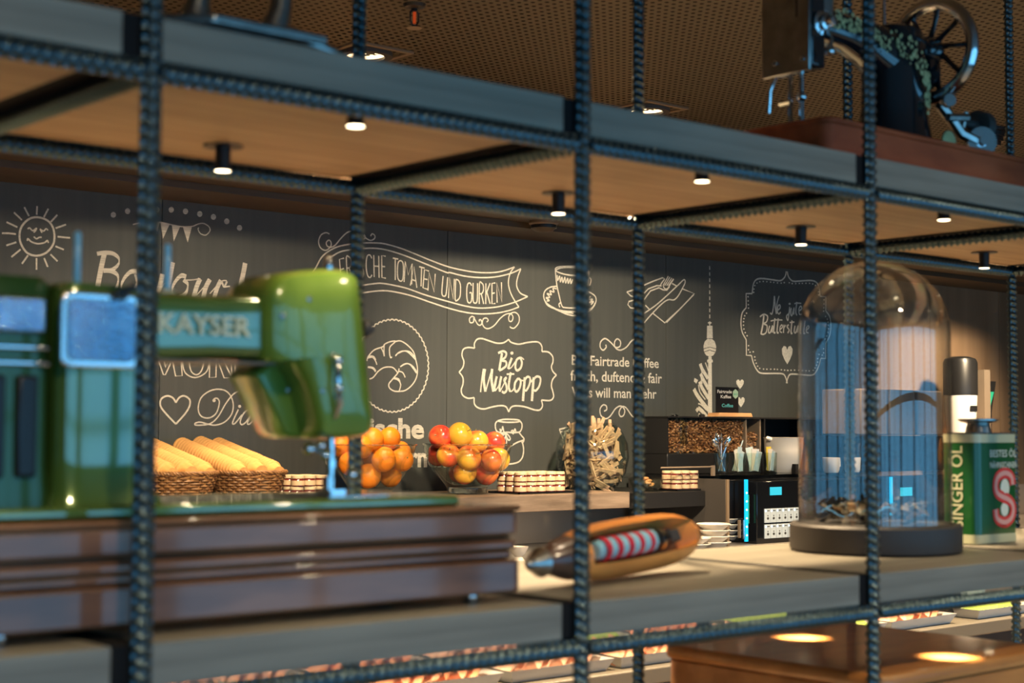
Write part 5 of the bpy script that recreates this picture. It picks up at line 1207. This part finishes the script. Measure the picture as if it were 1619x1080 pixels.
# ================================================================ COLD BUFFET in front (seen under the boards)
bz = -.58
bf = thing('buffet_counter', 'long cold buffet counter with stone top under the rack boards', 'counter', (3, 3.0, -H))
MB().box(-1.5, 7.5, 2.66, 3.25, bz-.04, bz).build('top', 'countertop', bf, world=True, bevel=.004)
MB().box(-1.45, 7.45, 2.72, 3.22, -H, bz-.042).build('front', 'darkgrey', bf, world=True)
food_lab = {'salmon': 'platter of smoked salmon slices', 'ham': 'platter of folded ham slices', 'cucumber': 'platter of sliced cucumber', 'tomato': 'platter of tomato slices', 'cheese': 'platter of cheese slices'}
pcs = {}
def piece(kind):
    if kind in pcs: return pcs[kind]
    if kind == 'cucumber': m_ = MB().lathe([(.021, 0), (.0225, .0005), (.0225, .004), (.021, .0045)], n=16)
    elif kind == 'tomato': m_ = MB().lathe([(.026, 0), (.028, .002), (.026, .006)], n=16)
    elif kind == 'cheese': m_ = MB().box(-.035, .035, -.03, .03, 0, .004)
    else:
        m_ = MB(); n_ = 7; vs = []
        for j in range(3):
            for i in range(n_):
                x = -.045+.09*i/(n_-1); y = -.02+.02*j; vs.append((x, y, .006+.006*sin(i*1.7+j*1.3)))
        fs = [(j*n_+i, j*n_+i+1, (j+1)*n_+i+1, (j+1)*n_+i) for j in range(2) for i in range(n_-1)]; k = len(vs)
        vs += [(v[0], v[1], v[2]-.003) for v in vs]; fs += [tuple(k+q for q in f)[::-1] for f in fs]
        bd = [i for i in range(n_)]+[n_*2-1]+[3*n_-1-i for i in range(n_)]+[n_]
        fs += [(bd[i], bd[(i+1) % len(bd)], bd[(i+1) % len(bd)]+k, bd[i]+k) for i in range(len(bd))]; m_.add(vs, fs)
    pcs[kind] = [m_, None]; return pcs[kind]
plat = [('cheese', .55), ('ham', .90), ('cheese', 1.25), ('cucumber', 1.60), ('tomato', 1.80), ('salmon', 2.15), ('ham', 2.50), ('salmon', 2.85), ('ham', 3.2), ('cucumber', 3.6), ('salmon', 3.95), ('cucumber', 4.4)]
posw = ['far left end', 'second at the left end', 'seen below the left board', 'seen left of the middle post', 'seen next to the cucumber', 'below the shuttle', 'right of the first salmon platter', 'behind the middle post', 'behind the wooden box', 'at the right of the box', 'right part of the counter', 'right end by the menu card']
for k, (kd, x) in enumerate(plat):
    for row, y in ((0, 2.80), (1, 3.06)):
        kk = kd if row == 0 else plat[(k+2) % len(plat)][0]
        t = thing('platter', 'white melamine platter of food, %s, %s row' % (posw[k], ('front', 'rear')[row]), 'platter', (x, y, bz), group='white buffet platters')
        MB().box(-.155, .155, -.105, .105, .010, .016).add([(-.165, -.115, .030), (.165, -.115, .030), (.165, .115, .030), (-.165, .115, .030), (-.150, -.10, .0), (.150, -.10, .0), (.150, .10, 0), (-.150, .10, 0)], [(0, 1, 5, 4), (1, 2, 6, 5), (2, 3, 7, 6), (3, 0, 4, 7), (4, 5, 6, 7)]).build('dish', 'traywhite', t, bevel=.002, fixn=True)
        pz = piece(kk)
        for j in range(14):
            fx_ = -.12+.04*(j % 7); fy = -.05+.09*(j//7)
            p = (x+fx_, y+fy, bz+.020+.004*(j % 2))
            if pz[1] is None: pz[1] = o = pz[0].build(kk+'_slice', kk); 
            else: o = pz[1].copy(); COL.objects.link(o)
            o.location = (p[0], p[1], p[2]+H); o.rotation_euler = (radians(18)*(1 if kk in ('cucumber', 'tomato') else .4), radians(-28), rnd.uniform(-.6, .6))
            o['label'] = '%s slice on the %s row platter %s' % ({'ham': 'pink ham', 'salmon': 'orange salmon', 'cheese': 'pale yellow cheese', 'cucumber': 'green cucumber', 'tomato': 'red tomato'}[kk], ('front', 'rear')[row], posw[k]); o['category'] = 'food slice'; o['group'] = o['label'].replace(' slice on', ' slices on')
for bx_, txt in ((1.02, 'Bio-Frischkäse'), (2.62, 'Free-range')):
    t = thing('name_card', 'small grey name card reading %s on the buffet' % txt, 'card', (bx_, 3.2, bz))
    MB().box(bx_-.06, bx_+.06, 3.21, 3.214, bz+.001, bz+.075).build('card', 'darkgrey' if bx_ > 2 else 'lid', t, world=True)
    mb = MB(); textfit(mb, txt, (bx_-.05, 3.21, bz+.045), (1, 0, 0), (0, 0, 1), (0, -1, 0), .10, .014, offset=.01); mb.build('lettering', 'signwhite' if bx_ > 2 else 'black', t, world=True, smooth=False)
# right hand end of the counter: black bin, menu card, greens
bb = thing('black_box', 'open black box tray on the buffet seen above the wooden box', 'tray', (3.85, 2.86, bz))
for a in ((3.70, 4.28, 2.78, 2.788, bz+.0005, bz+.085), (3.70, 3.708, 2.789, 3.0, bz+.0005, bz+.085), (4.272, 4.28, 2.789, 3.0, bz+.0005, bz+.085), (3.70, 4.28, 3.001, 3.009, bz+.0005, bz+.085), (3.709, 4.271, 2.789, 3.0, bz+.0005, bz+.006)): MB().box(*a).build('side', 'black', bb, world=True)
mc = thing('menu_card', 'pale blue menu card reading Café spécialité at the right end of the buffet', 'card', (4.42, 2.85, bz))
MB().box(4.31, 4.53, 2.85, 2.853, bz+.0005, bz+.14).build('card', 'bluepaper', mc, world=True)
mb = MB(); textfit(mb, 'Café', (4.325, 2.85, bz+.075), (1, 0, 0), (0, 0, 1), (0, -1, 0), .07, .018, offset=.01); textfit(mb, 'spécialité', (4.325, 2.85, bz+.052), (1, 0, 0), (0, 0, 1), (0, -1, 0), .10, .012, offset=.01); mb.build('lettering', 'black', mc, world=True, smooth=False)
